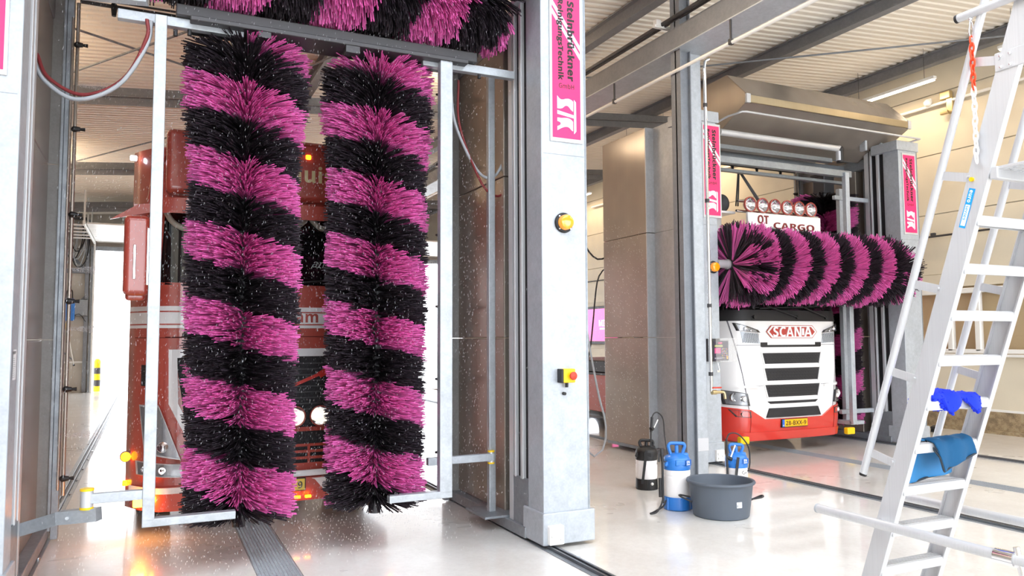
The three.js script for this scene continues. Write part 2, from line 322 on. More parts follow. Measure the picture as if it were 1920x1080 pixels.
// ------------------------------------------------------------------ floor fittings
{
  const rails = [[-0.83, 'steel floor rail on the left side of the red truck bay'], [3.12, 'steel floor rail under the right column of the front gantry'], [7.28, 'steel floor rail in front of the white truck, behind the ladder'], [11.16, 'steel floor rail nearest the cream wall']];
  for (const [x, label] of rails) {
    const t = thing('floor_rail', label, 'rail', [x, 0, -11]);
    part('base_strip', [span(-0.08, 0.08, 0, 0.006, -18.5, 18.5)], M.galvDark, t);
    part('rail_head', [rspan(-0.035, -0.015, 0, 0.03, -18.5, 18.5, 0.004, 1), rspan(0.015, 0.035, 0, 0.03, -18.5, 18.5, 0.004, 1)], M.rail, t);
    part('groove', span(-0.015, 0.015, 0.006, 0.012, -18.5, 18.5), M.darkSteel, t);
    for (let z = -4; z <= 9.2; z += 0.95) part('bolt', [cyl(0.018, 0.012, z % 2 ? 0.06 : -0.06, 0.012, z, 'y', 0.018, 6)], M.chrome, t);
  }
  const gr = [];
  for (let i = 0; i < 12; i++) gr.push(span(-0.15 + i * 0.0265, -0.15 + i * 0.0265 + 0.005, -0.02, 0, 0.004, 0.996));
  for (let j = 0; j < 30; j++) gr.push(span(-0.15, 0.15, -0.014, -0.001, j / 30 + 0.004, j / 30 + 0.010));
  gr.push(span(-0.155, -0.145, -0.03, 0.001, 0.002, 0.998), span(0.145, 0.155, -0.03, 0.001, 0.002, 0.998));
  const gg = metreUV(merged(gr));
  floorDrains.forEach(([a, b], k) => {
    const t = thing('drain_channel', ['galvanised grating drain running under the red truck', 'galvanised grating drain running under the white truck'][k], 'drain', [(a + b) / 2, 0, 0]);
    part('channel', [span(-0.16, 0.16, -0.06, -0.05, -26, 7.5)], M.galvDark, t);
    for (let z = -14; z < 0; z++) { const m = new THREE.Mesh(gg, M.galv); m.name = numbered('grating_panel'); m.position.set(0, -0.002, z); m.castShadow = m.receiveShadow = true; t.add(m); }
  });
}
// ------------------------------------------------------------------ signs
function drawSign(g, w, h) {                                // w across, h along the column; text runs downwards
  g.fillStyle = '#ff2c72'; g.fillRect(0, 0, w, h);
  g.fillStyle = '#f4f4f6';
  for (const o of [0, 0.062]) { g.beginPath(); g.moveTo(0, h * (0.045 + o)); g.lineTo(w, h * (0.345 + o)); g.lineTo(w, h * (0.385 + o)); g.lineTo(0, h * (0.085 + o)); g.closePath(); g.fill(); }
  const line = (t, x, y0, y1, size) => {
    g.save(); g.fillStyle = '#18090f'; g.translate(x, y0); g.rotate(Math.PI / 2); g.font = `bold ${size}px sans-serif`; g.textBaseline = 'middle';
    const m = g.measureText(t).width; g.scale((y1 - y0) / m, 1); g.fillText(t, 0, 0); g.lineJoin = 'round'; g.lineWidth = size * 0.075; g.strokeStyle = '#18090f'; g.strokeText(t, 0, 0); g.restore();
  };
  line('Steinbrückner', w * 0.66, h * 0.04, h * 0.60, w * 0.31);
  line('ReinigungsTechnik', w * 0.30, h * 0.035, h * 0.60, w * 0.24);
  g.fillStyle = '#18090f'; g.font = `${w * 0.2}px sans-serif`; g.textBaseline = 'alphabetic'; g.fillText('GmbH', w * 0.22, h * 0.655); g.lineWidth = 2; g.strokeText('GmbH', w * 0.22, h * 0.655);
  g.fillStyle = '#f4f4f6';
  const X = (v) => w * (v - 98) / 207, Y = (v) => h * (0.72 + (v - 690) / 250 * 0.235);
  const path = (a) => { g.beginPath(); g.moveTo(X(a[0][0]), Y(a[0][1])); for (const p of a.slice(1)) p.length === 2 ? g.lineTo(X(p[0]), Y(p[1])) : g.bezierCurveTo(X(p[0]), Y(p[1]), X(p[2]), Y(p[3]), X(p[4]), Y(p[5])); g.closePath(); g.fill(); };
  path([[133, 680], [160, 725, 180, 700, 200, 697], [225, 690, 245, 705, 250, 712], [250, 785], [225, 775, 222, 745, 200, 748], [175, 752, 185, 778, 133, 775]]);
  path([[133, 788], [256, 812], [256, 697], [272, 715], [272, 930], [256, 950], [256, 835], [133, 815]]);
  path([[133, 842], [170, 845, 178, 838, 200, 838], [228, 838, 240, 850, 248, 860], [248, 930], [230, 925, 228, 905, 208, 903], [182, 902, 168, 912, 133, 935], [133, 905], [165, 895, 168, 872, 133, 868]]);
}
const signMat = S({ map: canvasTex(300, 1400, drawSign), roughness: 0.4 });
function makeSign(x, y, z, label) {                        // y is the lower edge
  const t = thing('company_sign', label, 'sign', [x, y, z]);
  part('sign_frame', rspan(-0.165, 0.165, -0.02, 1.36, -0.0, 0.012, 0.004, 1), M.alu, t);
  const g = new THREE.PlaneGeometry(0.285, 1.31).translate(0, 0.67, 0.0135);
  part('sign_print', g, signMat, t, true);
  return t;
}
// ------------------------------------------------------------------ wash gantry
const IN = 1.93, OUT = 2.38;
function gantryColumn(t, s) {                              // s = -1 left, 1 right
  const sp = (x0, x1, ...r) => s > 0 ? [x0, x1, ...r] : [-x1, -x0, ...r];
  const col = part('front_column', [rspan(...sp(IN, OUT, 0.1, 5.0, -0.28, 0, 0.008)), rspan(...sp(IN + 0.004, IN + 0.05, 0.1, 5.0, -0.3, -0.27, 0.006, 1))], M.galv, t);
  part('column_seam', [span(...sp(IN + 0.02, OUT - 0.02, 3.395, 3.40, -0.001, 0.0015)), span(...sp(OUT - 0.012, OUT + 0.004, 0.3, 5, -0.1, 0.004))], M.galvDark, col);
  part('foot_plate', rspan(...sp(IN - 0.02, OUT + 0.04, 0.03, 0.3, -0.36, 0.03, 0.012)), M.galv, col);
  part('top_plate', rspan(...sp(IN - 0.05, OUT + 0.03, 4.9, 5.06, -0.5, 0.02, 0.008)), M.galv, col);
  const wheel = part('wheel_block', [rspan(...sp(IN + 0.02, IN + 0.16, 0.04, 0.2, 0.02, 0.075, 0.01)), cyl(0.018, 0.02, s * (IN + 0.05), 0.12, 0.08, 'z'), cyl(0.018, 0.02, s * (IN + 0.13), 0.15, 0.08, 'z'), cyl(0.014, 0.02, s * (IN + 0.13), 0.09, 0.08, 'z')], M.pvc, t);
  part('wheel', cyl(0.05, 0.04, s * (IN + 0.06), 0.05, 0.0, 'x'), M.darkSteel, wheel);
  const track = part('roller_track', [rspan(...sp(IN - 0.005, IN + 0.05, 0.52, 5.0, -0.44, -0.39, 0.006, 1)), rspan(...sp(IN - 0.005, IN + 0.05, 0.52, 5.0, -0.57, -0.54, 0.006, 1)), span(...sp(IN + 0.0, IN + 0.02, 0.1, 5.0, -0.68, -0.6))], M.alu, t);
  part('track_slot', span(...sp(IN + 0.03, IN + 0.2, 0.5, 5.0, -0.68, -0.3)), M.gap, track);
  part('track_base', span(...sp(IN + 0.002, IN + 0.2, 0.1, 0.53, -0.68, -0.29)), M.galvDark, track);
  part('base_beam', [rspan(...sp(IN - 0.03, IN + 0.25, 0.02, 0.12, -2.3, -0.3, 0.01)), span(...sp(IN + 0.1, OUT, 0.04, 0.13, -2.3, -0.3))], M.galvDark, t);
  const rows = [[0.12, 1.78], [1.785, 3.37], [3.375, 5.0]];
  for (const [a, b] of rows) {
    part('inner_panel', slabOf([[IN - 0.06, a], [IN + 0.17, a], [IN + 0.17, b], [IN - 0.06, b]].map(([x, y]) => [s * x, y]), 0.012).translate(0, 0, -2.14), M.liner, t);
    part('inner_panel', beam([s * (IN + 0.17), (a + b) / 2, -2.13], [s * (OUT - 0.03), (a + b) / 2, -1.85], 0.012, b - a), M.liner, t);
    part('inner_panel', span(...sp(OUT - 0.04, OUT - 0.025, a, b, -1.85, -0.66)), M.liner, t);
    part('outer_panel', span(...sp(OUT - 0.02, OUT, a, b, -1.0, -0.29)), M.galv, t);
    part('casing_front', rspan(...sp(OUT - 0.2, OUT + 0.145, a + 0.002, b - 0.002, -0.93, -0.905, 0.006, 1)), M.galv, t);
    part('rear_casing', rspan(...sp(IN + 0.06, OUT + 0.14, a, b, -2.15, -0.92, 0.012)).translate(s * 0.0, 0, 0), M.stainless, t);
  }
  part('rear_post', [rspan(...sp(IN - 0.11, IN - 0.05, 0.02, 5.0, -2.2, -2.12, 0.006, 1)), span(...sp(IN - 0.05, IN - 0.03, 0.1, 5, -2.2, -2.1))], M.galvDark, t);
  part('side_rail', rspan(...sp(IN + 0.05, IN + 0.2, 4.72, 4.9, -2.3, -0.3, 0.01)), M.galvDark, t);
}
function sprayArch(t) {
  for (const s of [-1, 1]) {
    const a = part('spray_pipe', [cyl(0.016, 4.5, s * (IN - 0.14), 2.65, -2.12), cyl(0.01, 4.3, s * (IN - 0.10), 2.6, -2.1)], M.stainless, t);
    for (let i = 0; i < 6; i++) part('spray_nozzle', [cyl(0.028, 0.05, s * (IN - 0.16), 0.55 + i * 0.79, -2.1, 'x', 0.02, 10), ball(0.03, s * (IN - 0.14), 0.55 + i * 0.79, -2.11, 8), cyl(0.012, 0.05, s * (IN - 0.2), 0.55 + i * 0.79, -2.1, 'x', 0.018, 8)], M.black, a);
  }
  const a = part('spray_pipe', [cyl(0.018, 2 * IN - 0.3, 0, 4.92, -2.12, 'x'), cyl(0.01, 2 * IN - 0.3, 0, 4.95, -2.08, 'x')], M.darkSteel, t);
  for (let i = 0; i < 6; i++) part('spray_nozzle', [cyl(0.02, 0.09, -1.5 + i * 0.58, 4.87, -2.11, 'y', 0.03, 10), ball(0.034, -1.5 + i * 0.58, 4.92, -2.12, 8), rod([-1.5 + i * 0.58 + 0.06, 5.08, -2.1], [-1.5 + i * 0.58 - 0.02, 4.92, -2.1], 0.012, 6)], M.black, a);
  part('roof_carriage', [rspan(-IN, IN, 4.98, 5.1, -1.95, -1.75, 0.01), rspan(-IN, IN, 4.72, 4.84, -1.3, -1.1, 0.01)], M.galvDark, t);
}
function hoseLoop(t, pts, r, m) { part('hose', tube(pts, r, 48, 8), m, t); }

const g1 = thing('wash_gantry', 'galvanised wash gantry standing over the red truck', 'wash gantry', [1.13, 0, -5.87]);
for (const s of [-1, 1]) gantryColumn(g1, s);
sprayArch(g1);
{ // brush frame: two uprights, top and bottom rails, swing arms
  const z = -0.43, f = part('brush_frame', [rspan(-1.145, -1.06, 0.46, 4.24, z - 0.04, z + 0.04, 0.006, 1), rspan(1.14, 1.255, 0.46, 4.24, z - 0.04, z + 0.04, 0.006, 1),
    rspan(-1.4, -0.5, 4.19, 4.265, z - 0.1, z - 0.03, 0.006, 1), rspan(1.0, 1.9, 4.19, 4.265, z - 0.1, z - 0.03, 0.006, 1), rspan(-1.145, -0.5, 0.42, 0.48, z - 0.04, z + 0.04, 0.006, 1), rspan(0.7, 1.255, 0.42, 0.48, z - 0.04, z + 0.04, 0.006, 1)], M.galvFrame, g1);
  part('carriage_bar', [rspan(-1.0, 1.5, 4.27, 4.36, z - 0.12, z + 0.02, 0.01), rspan(-0.9, 1.4, 4.23, 4.27, z - 0.28, z + 0.06, 0.01), rspan(0.3, 0.42, 4.17, 4.24, z - 0.05, z + 0.05, 0.006), rspan(-0.4, -0.3, 4.18, 4.24, z - 0.05, z + 0.05, 0.006)], M.darkSteel, f);
  part('guide_post', [rspan(1.83, 1.90, 0.13, 4.4, -0.98, -0.92, 0.008)], M.galvFrame, g1);
  part('guide_shelf', [span(1.7, 2.3, 0.12, 0.14, -1.2, -0.72)], M.galvDark, g1);
  const arm = part('swing_arm', [rspan(-1.50, -1.10, 0.62, 0.69, z - 0.03, z + 0.03, 0.006, 1), rspan(1.2, 1.86, 0.62, 0.69, z - 0.5, z - 0.44, 0.006, 1)], M.galv, g1);
  part('pivot', [cyl(0.042, 0.13, -1.5, 0.655, z), cyl(0.03, 0.1, 1.84, 0.655, z - 0.47)], M.alu, arm);
  part('pivot_ring', [cyl(0.045, 0.016, -1.5, 0.59, z), cyl(0.045, 0.016, -1.5, 0.72, z), cyl(0.034, 0.014, 1.84, 0.6, z - 0.47), cyl(0.034, 0.014, 1.84, 0.71, z - 0.47)], M.yellow, arm);
  part('pivot_bracket', [beam([-1.93, 0.42, z - 0.3], [-1.66, 0.52, z - 0.1], 0.08, 0.09), beam([-1.68, 0.52, z - 0.1], [-1.42, 0.545, z + 0.02], 0.08, 0.09), cyl(0.012, 0.1, -1.62, 0.53, z - 0.05, 'z')], M.galvFrame, g1);
  part('pivot_bracket', [beam([-1.86, 4.34, z - 0.1], [-1.2, 4.34, z + 0.02], 0.09, 0.06), cyl(0.04, 0.1, -1.33, 4.39, z)], M.galv, g1);
  part('pivot_ring', [cyl(0.042, 0.018, -1.33, 4.33, z)], M.yellow, g1);
  hoseLoop(g1, [[-1.2, 4.2, z], [-1.2, 4.05, z], [-1.35, 3.75, z - 0.1], [-1.62, 3.62, z - 0.2], [-1.86, 3.75, z - 0.3], [-1.95, 3.95, z - 0.4]], 0.014, M.hoseRed);
  hoseLoop(g1, [[-1.17, 4.2, z - 0.02], [-1.2, 4.0, z - 0.02], [-1.38, 3.7, z - 0.1], [-1.66, 3.58, z - 0.2], [-1.88, 3.72, z - 0.3], [-1.97, 3.9, z - 0.4]], 0.016, M.hoseGrey);
  hoseLoop(g1, [[1.36, 4.2, z - 0.3], [1.45, 3.8, z - 0.4], [1.72, 3.4, z - 0.5], [1.92, 3.38, z - 0.55], [2.06, 3.62, z - 0.55]], 0.014, M.hoseGrey);
  hoseLoop(g1, [[1.44, 4.2, z - 0.3], [1.5, 3.8, z - 0.42], [1.75, 3.3, z - 0.5], [1.95, 3.18, z - 0.55], [2.08, 3.3, z - 0.55]], 0.012, M.hoseRed);
  for (const [x, y] of [[-0.9, 4.17], [-0.55, 4.16], [-1.0, 4.15], [1.55, 4.18]]) part('knob', cyl(0.016, 0.05, x, y, z - 0.06), M.black, f);
}
const g2 = thing('wash_gantry', 'galvanised wash gantry with a big steel hood standing over the white truck', 'wash gantry', [9.33, 0, -8.7]);
for (const s of [-1, 1]) gantryColumn(g2, s);
sprayArch(g2);
{
  const z = -0.4;
  const f = part('brush_frame', [rspan(1.10, 1.19, 0.35, 4.52, z - 0.04, z + 0.04, 0.008), rspan(1.24, 1.33, 0.35, 4.3, z - 0.3, z - 0.22, 0.008), rspan(1.1, 1.9, 4.1, 4.17, z - 0.25, z - 0.19, 0.006), rspan(1.1, 1.85, 0.5, 0.57, z - 0.25, z - 0.18, 0.006), rspan(1.1, 1.4, 0.34, 0.4, z - 0.3, z, 0.006)], M.galv, g2);
  part('carriage_bar', [rspan(-1.9, 1.3, 4.45, 4.56, -0.5, -0.4, 0.01), rspan(-1.9, 1.4, 4.38, 4.43, -0.7, -0.62, 0.008)], M.galvDark, f);
  part('spray_pipe', [cyl(0.05, 2.5, -0.35, 4.88, -0.3, 'x'), ball(0.055, 0.9, 4.88, -0.3), cyl(0.05, 0.2, 0.9, 4.78, -0.3)], M.alu, g2);
  part('pipe_elbow', [ball(0.07, 0.92, 4.86, -0.3), cyl(0.06, 0.2, 0.92, 4.75, -0.3)], M.black, g2);
  part('spray_loop', [tube([[-1.72, 4.95, -0.5], [-1.62, 5.06, -0.1], [-1.55, 5.08, 0.12], [-1.5, 5.09, 0.14], [0, 5.09, 0.14], [1.5, 5.09, 0.14], [2.3, 5.09, 0.14]], 0.016, 60, 8, 0.05), rod([2.3, 5.09, 0.14], [2.1, 5.0, -0.4], 0.016)], M.alu, g2);
  for (const x of [-1.74, 1.62, 2.0]) part('loop_bracket', [rbox(0.05, 0.24, 0.12, 0.008, x, 5.06, -0.42), rbox(0.12, 0.03, 0.12, 0.006, x + 0.03, 5.17, -0.42)], M.galv, g2);
  part('outer_bracket', rspan(-2.36, -2.2, 4.98, 5.3, -0.34, -0.06, 0.01), M.galv, g2);
}
{ // dryer hood on the rear gantry
  const h = thing('dryer_hood', 'big brown-grey stainless dryer hood on top of the gantry over the white truck', 'hood', [9.33, 0, -8.7]);
  const x0 = -1.33, x1 = 2.23;
  const prof = [[0.0, 5.30], [0.02, 5.40], [-0.42, 5.83], [-1.15, 5.80], [-1.2, 4.95], [-0.85, 4.86]];
  const sheet = (a, b, xa = x0, xb = x1, t = 0.01) => beam([(xa + xb) / 2, (a[1] + b[1]) / 2, a[0]].map((v, i) => i === 2 ? a[0] : i === 1 ? a[1] : v), [(xa + xb) / 2, b[1], b[0]], xb - xa, t);
  part('hood_sheet', sheet(prof[1], prof[2]), M.stainless, h);
  part('hood_sheet', sheet(prof[2], prof[3]), M.stainless, h);
  part('hood_sheet', sheet(prof[3], prof[4]), M.stainless, h);
  part('hood_underside', sheet(prof[0], prof[5]), M.stainless, h);
  part('hood_nozzle', [sheet(prof[5], prof[4]), rspan(x0 + 0.1, x1 - 0.9, 4.80, 4.9, -0.95, -0.82, 0.01)], M.galvDark, h);
  part('hood_lip', rspan(x0 - 0.01, x1 + 0.01, 5.29, 5.405, -0.005, 0.025, 0.008), S({ color: 0xb7a789, map: brushed, roughness: 0.3, metalness: 0.7 }), h);
  part('lip_corner', [rspan(x0 - 0.02, x0 + 0.06, 5.28, 5.42, -0.01, 0.032, 0.006), rspan(x1 - 0.06, x1 + 0.02, 5.28, 5.42, -0.01, 0.032, 0.006)], M.alu, h);
  for (const x of [x0, x1]) {
    const g = new THREE.ExtrudeGeometry(new THREE.Shape(prof.map(([z, y]) => new THREE.Vector2(-z, y))), { depth: 0.012, bevelEnabled: false });
    g.rotateY(Math.PI / 2).translate(x - 0.006, 0, 0);
    part('hood_end', g, M.stainless, h);
  }
}
makeSign(1.13 - 2.175, 3.53, -5.87 , 'pink company sign cut off by the left edge of the picture');
makeSign(1.13 + 2.18, 3.53, -5.87, 'large pink company sign on the right column of the front gantry');
makeSign(9.33 - 2.02, 3.52, -8.7, 'pink company sign left of the white truck, on the rear gantry');
makeSign(9.33 + 2.17, 3.5, -8.7, 'small pink company sign beside the ladder, right of the white truck');
function beacon(x, y, z, label) {
  const t = thing('warning_beacon', label, 'beacon', [x, y, z]);
  part('beacon_base', [lathe([[0, 0], [0.088, 0], [0.09, 0.012], [0.075, 0.03], [0, 0.03]], 28).rotateX(Math.PI / 2)], M.black, t);
  for (let i = 0; i < 4; i++) part('screw', cyl(0.006, 0.012, 0.078 * Math.cos(i * 1.571 + 0.8), 0.078 * Math.sin(i * 1.571 + 0.8), 0.03, 'z', 0.006, 8), M.chrome, t);
  part('beacon_lens', lathe([[0.068, 0.028], [0.066, 0.07], [0.058, 0.082], [0.03, 0.086], [0, 0.086]], 28).rotateX(Math.PI / 2), M.amber, t);
  return t;
}
beacon(1.13 + 2.145, 2.79, -5.87, 'round amber beacon on the right column of the front gantry');
beacon(9.33 - 2.03, 2.785, -8.7, 'round amber beacon on the column left of the white truck');
{
  const t = thing('emergency_stop', 'yellow emergency stop box with a red mushroom button on the front gantry', 'switch', [1.13 + 2.145, 1.455, -5.87]);
  part('housing', rspan(-0.05, 0.07, -0.06, 0.06, 0, 0.07, 0.01), M.yellow, t);
  part('back_box', rspan(-0.075, -0.05, -0.06, 0.06, 0, 0.075, 0.006), M.black, t);
  part('button', lathe([[0, 0], [0.018, 0], [0.018, 0.02], [0.034, 0.024], [0.036, 0.034], [0.028, 0.045], [0, 0.048]], 20).rotateX(Math.PI / 2).translate(0.03, 0.0, 0.07), M.red, t);
  part('cable_gland', cyl(0.014, 0.04, 0, -0.08, 0.035), M.black, t);
  const b = thing('emergency_stop', 'black and red stop button seen edge-on beside the far right column', 'switch', [9.33 + 2.13, 2.78, -8.7]);
  part('back_box', rspan(-0.05, 0.05, -0.06, 0.06, 0, 0.05, 0.008), M.black, b);
  part('button', lathe([[0, 0], [0.02, 0], [0.036, 0.02], [0.03, 0.035], [0, 0.04]], 20).rotateX(Math.PI / 2).translate(0, 0, 0.05), M.red, b);
  const q = thing('key_switch', 'small key switch hanging below the emergency stop button', 'switch', [1.13 + 2.13, 1.30, -5.87]);
  part('barrel', cyl(0.014, 0.03, 0, 0, 0.015, 'z'), M.black, q);
}
{
  const draw = (g, w, h) => {
    g.fillStyle = '#3a3046'; g.fillRect(0, 0, w, h);
    g.fillStyle = '#d8266f'; g.fillRect(w * 0.3, h * 0.05, w * 0.28, h * 0.09); g.fillStyle = '#b9c06a'; g.fillRect(w * 0.06, h * 0.2, w * 0.55, h * 0.1);
    g.fillStyle = '#e0528e'; g.fillRect(w * 0.05, h * 0.36, w * 0.42, h * 0.28);
    for (let i = 0; i < 4; i++) for (let j = 0; j < 5; j++) { g.fillStyle = ['#b8b0c8', '#d04a3a', '#7a70a0', '#cfae2c'][(i * 3 + j) % 4]; g.fillRect(w * (0.56 + i * 0.1), h * (0.38 + j * 0.115), w * 0.06, h * 0.06); }
    for (let i = 0; i < 5; i++) { g.fillStyle = '#d9d2e2'; g.fillRect(w * (0.06 + i * 0.1), h * 0.86, w * 0.05, h * 0.06); }
    g.fillStyle = '#e2a414'; g.fillRect(w * 0.86, h * 0.78, w * 0.11, h * 0.16);
  };
  const t = thing('wash_controller', 'wash control panel with key pad in a clear box beside the white truck', 'control panel', [7.30, 1.44, -8.68]);
  part('housing', [rspan(-0.17, 0.05, 0, 0.32, -0.02, 0.04, 0.008)], M.darkSteel, t);
  part('keypad', new THREE.PlaneGeometry(0.26, 0.27).translate(0.06, 0.15, 0.047), S({ map: canvasTex(256, 266, draw), roughness: 0.4 }), t, true);
  part('keypad_plate', rspan(-0.08, 0.195, 0.01, 0.29, 0.035, 0.045, 0.004, 1), M.darkSteel, t);
  part('clear_cover', [span(-0.08, 0.3, -0.01, 0.33, 0.10, 0.103), span(0.297, 0.3, -0.01, 0.33, 0.0, 0.1), span(-0.08, 0.3, 0.327, 0.33, 0, 0.1)], M.clearBox, t);
  part('inner_plate', rspan(-0.145, -0.12, 0.04, 0.28, 0.04, 0.046, 0.003, 1), M.chrome, t);
  part('key', [rod([0.0, -0.02, 0.04], [0.02, -0.13, 0.05], 0.008), rbox(0.05, 0.03, 0.01, 0.004, 0.0, -0.14, 0.05)], M.chrome, t);
  const c = thing('control_box', 'grey control box at the left edge on the front gantry column', 'control box', [1.13 - 2.12, 1.35, -5.87]);
  part('housing', rspan(-0.12, 0.09, 0, 0.42, 0, 0.09, 0.01), S({ color: 0x8d8fb0, roughness: 0.4 }), c);
  part('lid', rspan(-0.12, 0.1, 0.4, 0.45, 0, 0.1, 0.01), M.alu, c);
  const lab = thing('type_label', 'white data label with small print on the left column of the front gantry', 'label', [1.13 - IN, 1.62, -6.0]);
  const lt = canvasTex(256, 320, (g, w, h) => { g.fillStyle = '#eceef0'; g.fillRect(0, 0, w, h); g.fillStyle = '#2a2a2c'; g.fillRect(12, 20, 26, 30); g.fillRect(46, 22, 170, 12); g.fillRect(46, 40, 150, 8); g.fillStyle = '#b8bcc0'; for (let y = 90; y < 300; y += 22) g.fillRect(12, y, 120 + (y * 37 % 100), 6); });
  part('print', new THREE.PlaneGeometry(0.14, 0.2).rotateY(Math.PI / 2).translate(0.0035, 0, 0), S({ map: lt, roughness: 0.5 }), lab, true);
}

// ------------------------------------------------------------------ wash brushes
const BR = 9, strips = [];                                 // bristles in a tuft
for (let v = 0; v < 6; v++) {                              // fans of thin bristles, one unit long from the axis: three rings of three points each
  const pts = [];
  for (let i = 0; i < BR; i++) {
    const ty = rr(-0.035, 0.035), tz = rr(-0.06, 0.06), L = rr(0.9, 1.03), w = rr(0.008, 0.0115), by = ty * 0.25, bz = tz * 0.25, bend = rr(-0.03, 0.03);
    for (const t of [0, 0.55, 1]) { const x = 0.1 + (L - 0.1) * t, y = by + (ty - by) * t + bend * t * t, z = bz + (tz - bz) * t + bend * 0.6 * t * t; for (let k = 0; k < 3; k++) pts.push([x, y + w * Math.cos(i + k * 2.094), z + w * Math.sin(i + k * 2.094), Math.cos(i + k * 2.094), Math.sin(i + k * 2.094)]); }
  }
  strips.push(pts);
}
function bristleMesh(list, material) {                     // all bristles of one colour joined; each keeps its own shade of the dye
  const nv = list.length * BR * 9, pos = new Float32Array(nv * 3), nor = new Float32Array(nv * 3), col = new Float32Array(nv * 3), idx = new Uint32Array(list.length * BR * 36);
  const p = V(0, 0, 0), n = V(0, 0, 0); let v = 0, o = 0;
  for (const [m, kind] of list) {
    const pts = strips[kind];
    for (let i = 0; i < BR; i++) {
      const b = rr(0.8, 1.1), c = [b, b * rr(0.9, 1.08), b], v0 = v;
      for (let k = 0; k < 9; k++) {
        const [x, y, z, cy, cz] = pts[i * 9 + k]; p.set(x, y, z).applyMatrix4(m); n.set(0, cy, cz).transformDirection(m);
        pos.set([p.x, p.y, p.z], v * 3); nor.set([n.x, n.y, n.z], v * 3); col.set(c, v * 3); v++;
      }
      for (let s = 0; s < 2; s++) for (let k = 0; k < 3; k++) { const A = v0 + s * 3 + k, B = v0 + s * 3 + (k + 1) % 3; idx.set([A, B, A + 3, B, B + 3, A + 3], o); o += 6; }
    }
  }
  const g = new THREE.BufferGeometry();
  g.setAttribute('position', new THREE.BufferAttribute(pos, 3)); g.setAttribute('normal', new THREE.BufferAttribute(nor, 3)); g.setAttribute('color', new THREE.BufferAttribute(col, 3)); g.setIndex(new THREE.BufferAttribute(idx, 1));
  return new THREE.Mesh(g, material);
}
function makeBrush(name, label, group, o) {                // axis along local +y, foot at the origin
  const t = thing(name, label, 'wash brush', o.at, 0, group);
  if (o.turn) t.rotation.set(...o.turn);
  t.updateMatrixWorld(true);
  const { L, r, pitch, phase = 0, rows = 30, step = 0.03, hand = 1 } = o;
  part('shaft', [cyl(0.075, L + 0.06, 0, L / 2, 0), cyl(0.05, (o.stub ?? 0.1) * 2 + L, 0, L / 2, 0)], o.shaftMat ?? M.darkSteel, t);
  if (o.motor) { part('motor', [rbox(0.26, 0.34, 0.26, 0.02, 0, L + 0.24, 0), rbox(0.34, 0.05, 0.3, 0.01, 0, L + 0.40, 0), cyl(0.13, 0.1, 0, L + 0.06, 0)], M.darkSteel, t); }
  if (o.hub) part('hub', [cyl(0.062, 0.2, 0, -0.14, 0), cyl(0.075, 0.03, 0, -0.04, 0)], M.alu, t);
  const lists = [[], []], m = new THREE.Matrix4(), p = V(0, 0, 0), tip = V(0, 0, 0);
  for (let y = 0.04; y < L - 0.02; y += step) for (let j = 0; j < rows; j++) {
    const th = (j + 0.5 * (Math.round(y / step) % 2)) / rows * Math.PI * 2 + rr(-0.07, 0.07), yy = y + rr(-0.012, 0.012);
    const f = (((hand * th / (2 * Math.PI) + yy / pitch + phase + rr(-0.012, 0.012)) % 1) + 1) % 1;
    let k = f < 0.5 ? 0 : 1;
    if (o.hub && yy < 0.34) k = Math.sin(th * 7.3 + 1.0) + 0.6 * Math.sin(th * 17) + rr(-0.5, 0.5) > 0.1 ? 0 : 1;
    if (o.hub && yy > L - 0.3) k = rnd() < 0.2 ? 0 : 1;
    const end = Math.min(yy, L - yy), flare = end < 0.25 ? (0.25 - end) / 0.25 * (yy < L / 2 ? -1 : 1) : 0;
    const dir = V(Math.cos(th), 0, Math.sin(th)), tan = V(-Math.sin(th), 0, Math.cos(th));
    const X = dir.clone().addScaledVector(V(0, 1, 0), (o.flare ?? 0.1) * flare + rr(-0.025, 0.025) - (o.droop ?? 0)).addScaledVector(tan, rr(-0.05, 0.05)).normalize();
    const Z = tan.clone().addScaledVector(X, -tan.dot(X)).normalize(), Y = Z.clone().cross(X);
    let len = r * rr(0.93, 1.02) * (o.hub && yy < 0.45 ? 1.1 : 1) * (o.shape ? o.shape(yy / L) : 1);
    if (o.avoid) { tip.copy(X).multiplyScalar(len).add(p.set(0, yy, 0)).applyMatrix4(t.matrixWorld); if (o.avoid(tip)) { if (!o.shorten) continue; let q = 0; while (q++ < 12 && o.avoid(tip)) { len *= 0.93; tip.copy(X).multiplyScalar(len).add(p.set(0, yy, 0)).applyMatrix4(t.matrixWorld); } } }
    if (o.lobe) len *= 1 - o.lobe + o.lobe * Math.abs(Math.sin(f * 2 * Math.PI)) ** 0.5;
    const roll = rnd() < 0.5 ? 1 : -1;
    m.makeBasis(X.multiplyScalar(len), Y.multiplyScalar(r * roll), Z.multiplyScalar(r * roll)).setPosition(0, yy, 0);
    lists[k].push([m.clone(), Math.floor(rnd() * 6)]);
  }
  lists.forEach((list, k) => { const im = bristleMesh(list, [M.pink, M.bristleBlack][k]); im.name = numbered(k ? 'black_bristles' : 'pink_bristles'); im.userData.kind = 'stuff'; im.castShadow = im.receiveShadow = true; t.add(im); });
  return t;
}
const topWide = (u) => 1 + 0.16 * Math.max(0, Math.min(1, (u - 0.74) / 0.14)) - 0.03 * Math.sin(u * 9);
const truckBox1 = (p) => p.z < -7.5, truckBox2 = (p) => p.x < 10.4 && p.z < -9.0 && p.y < 3.9;
makeBrush('upright_brush', 'left upright pink and black brush in front of the red truck', 'upright brushes', { at: [0.70, 0.36, -6.72], L: 3.82, r: 0.455, shape: topWide, pitch: 0.604, hand: -1, phase: 0.024, motor: true, avoid: truckBox1 });
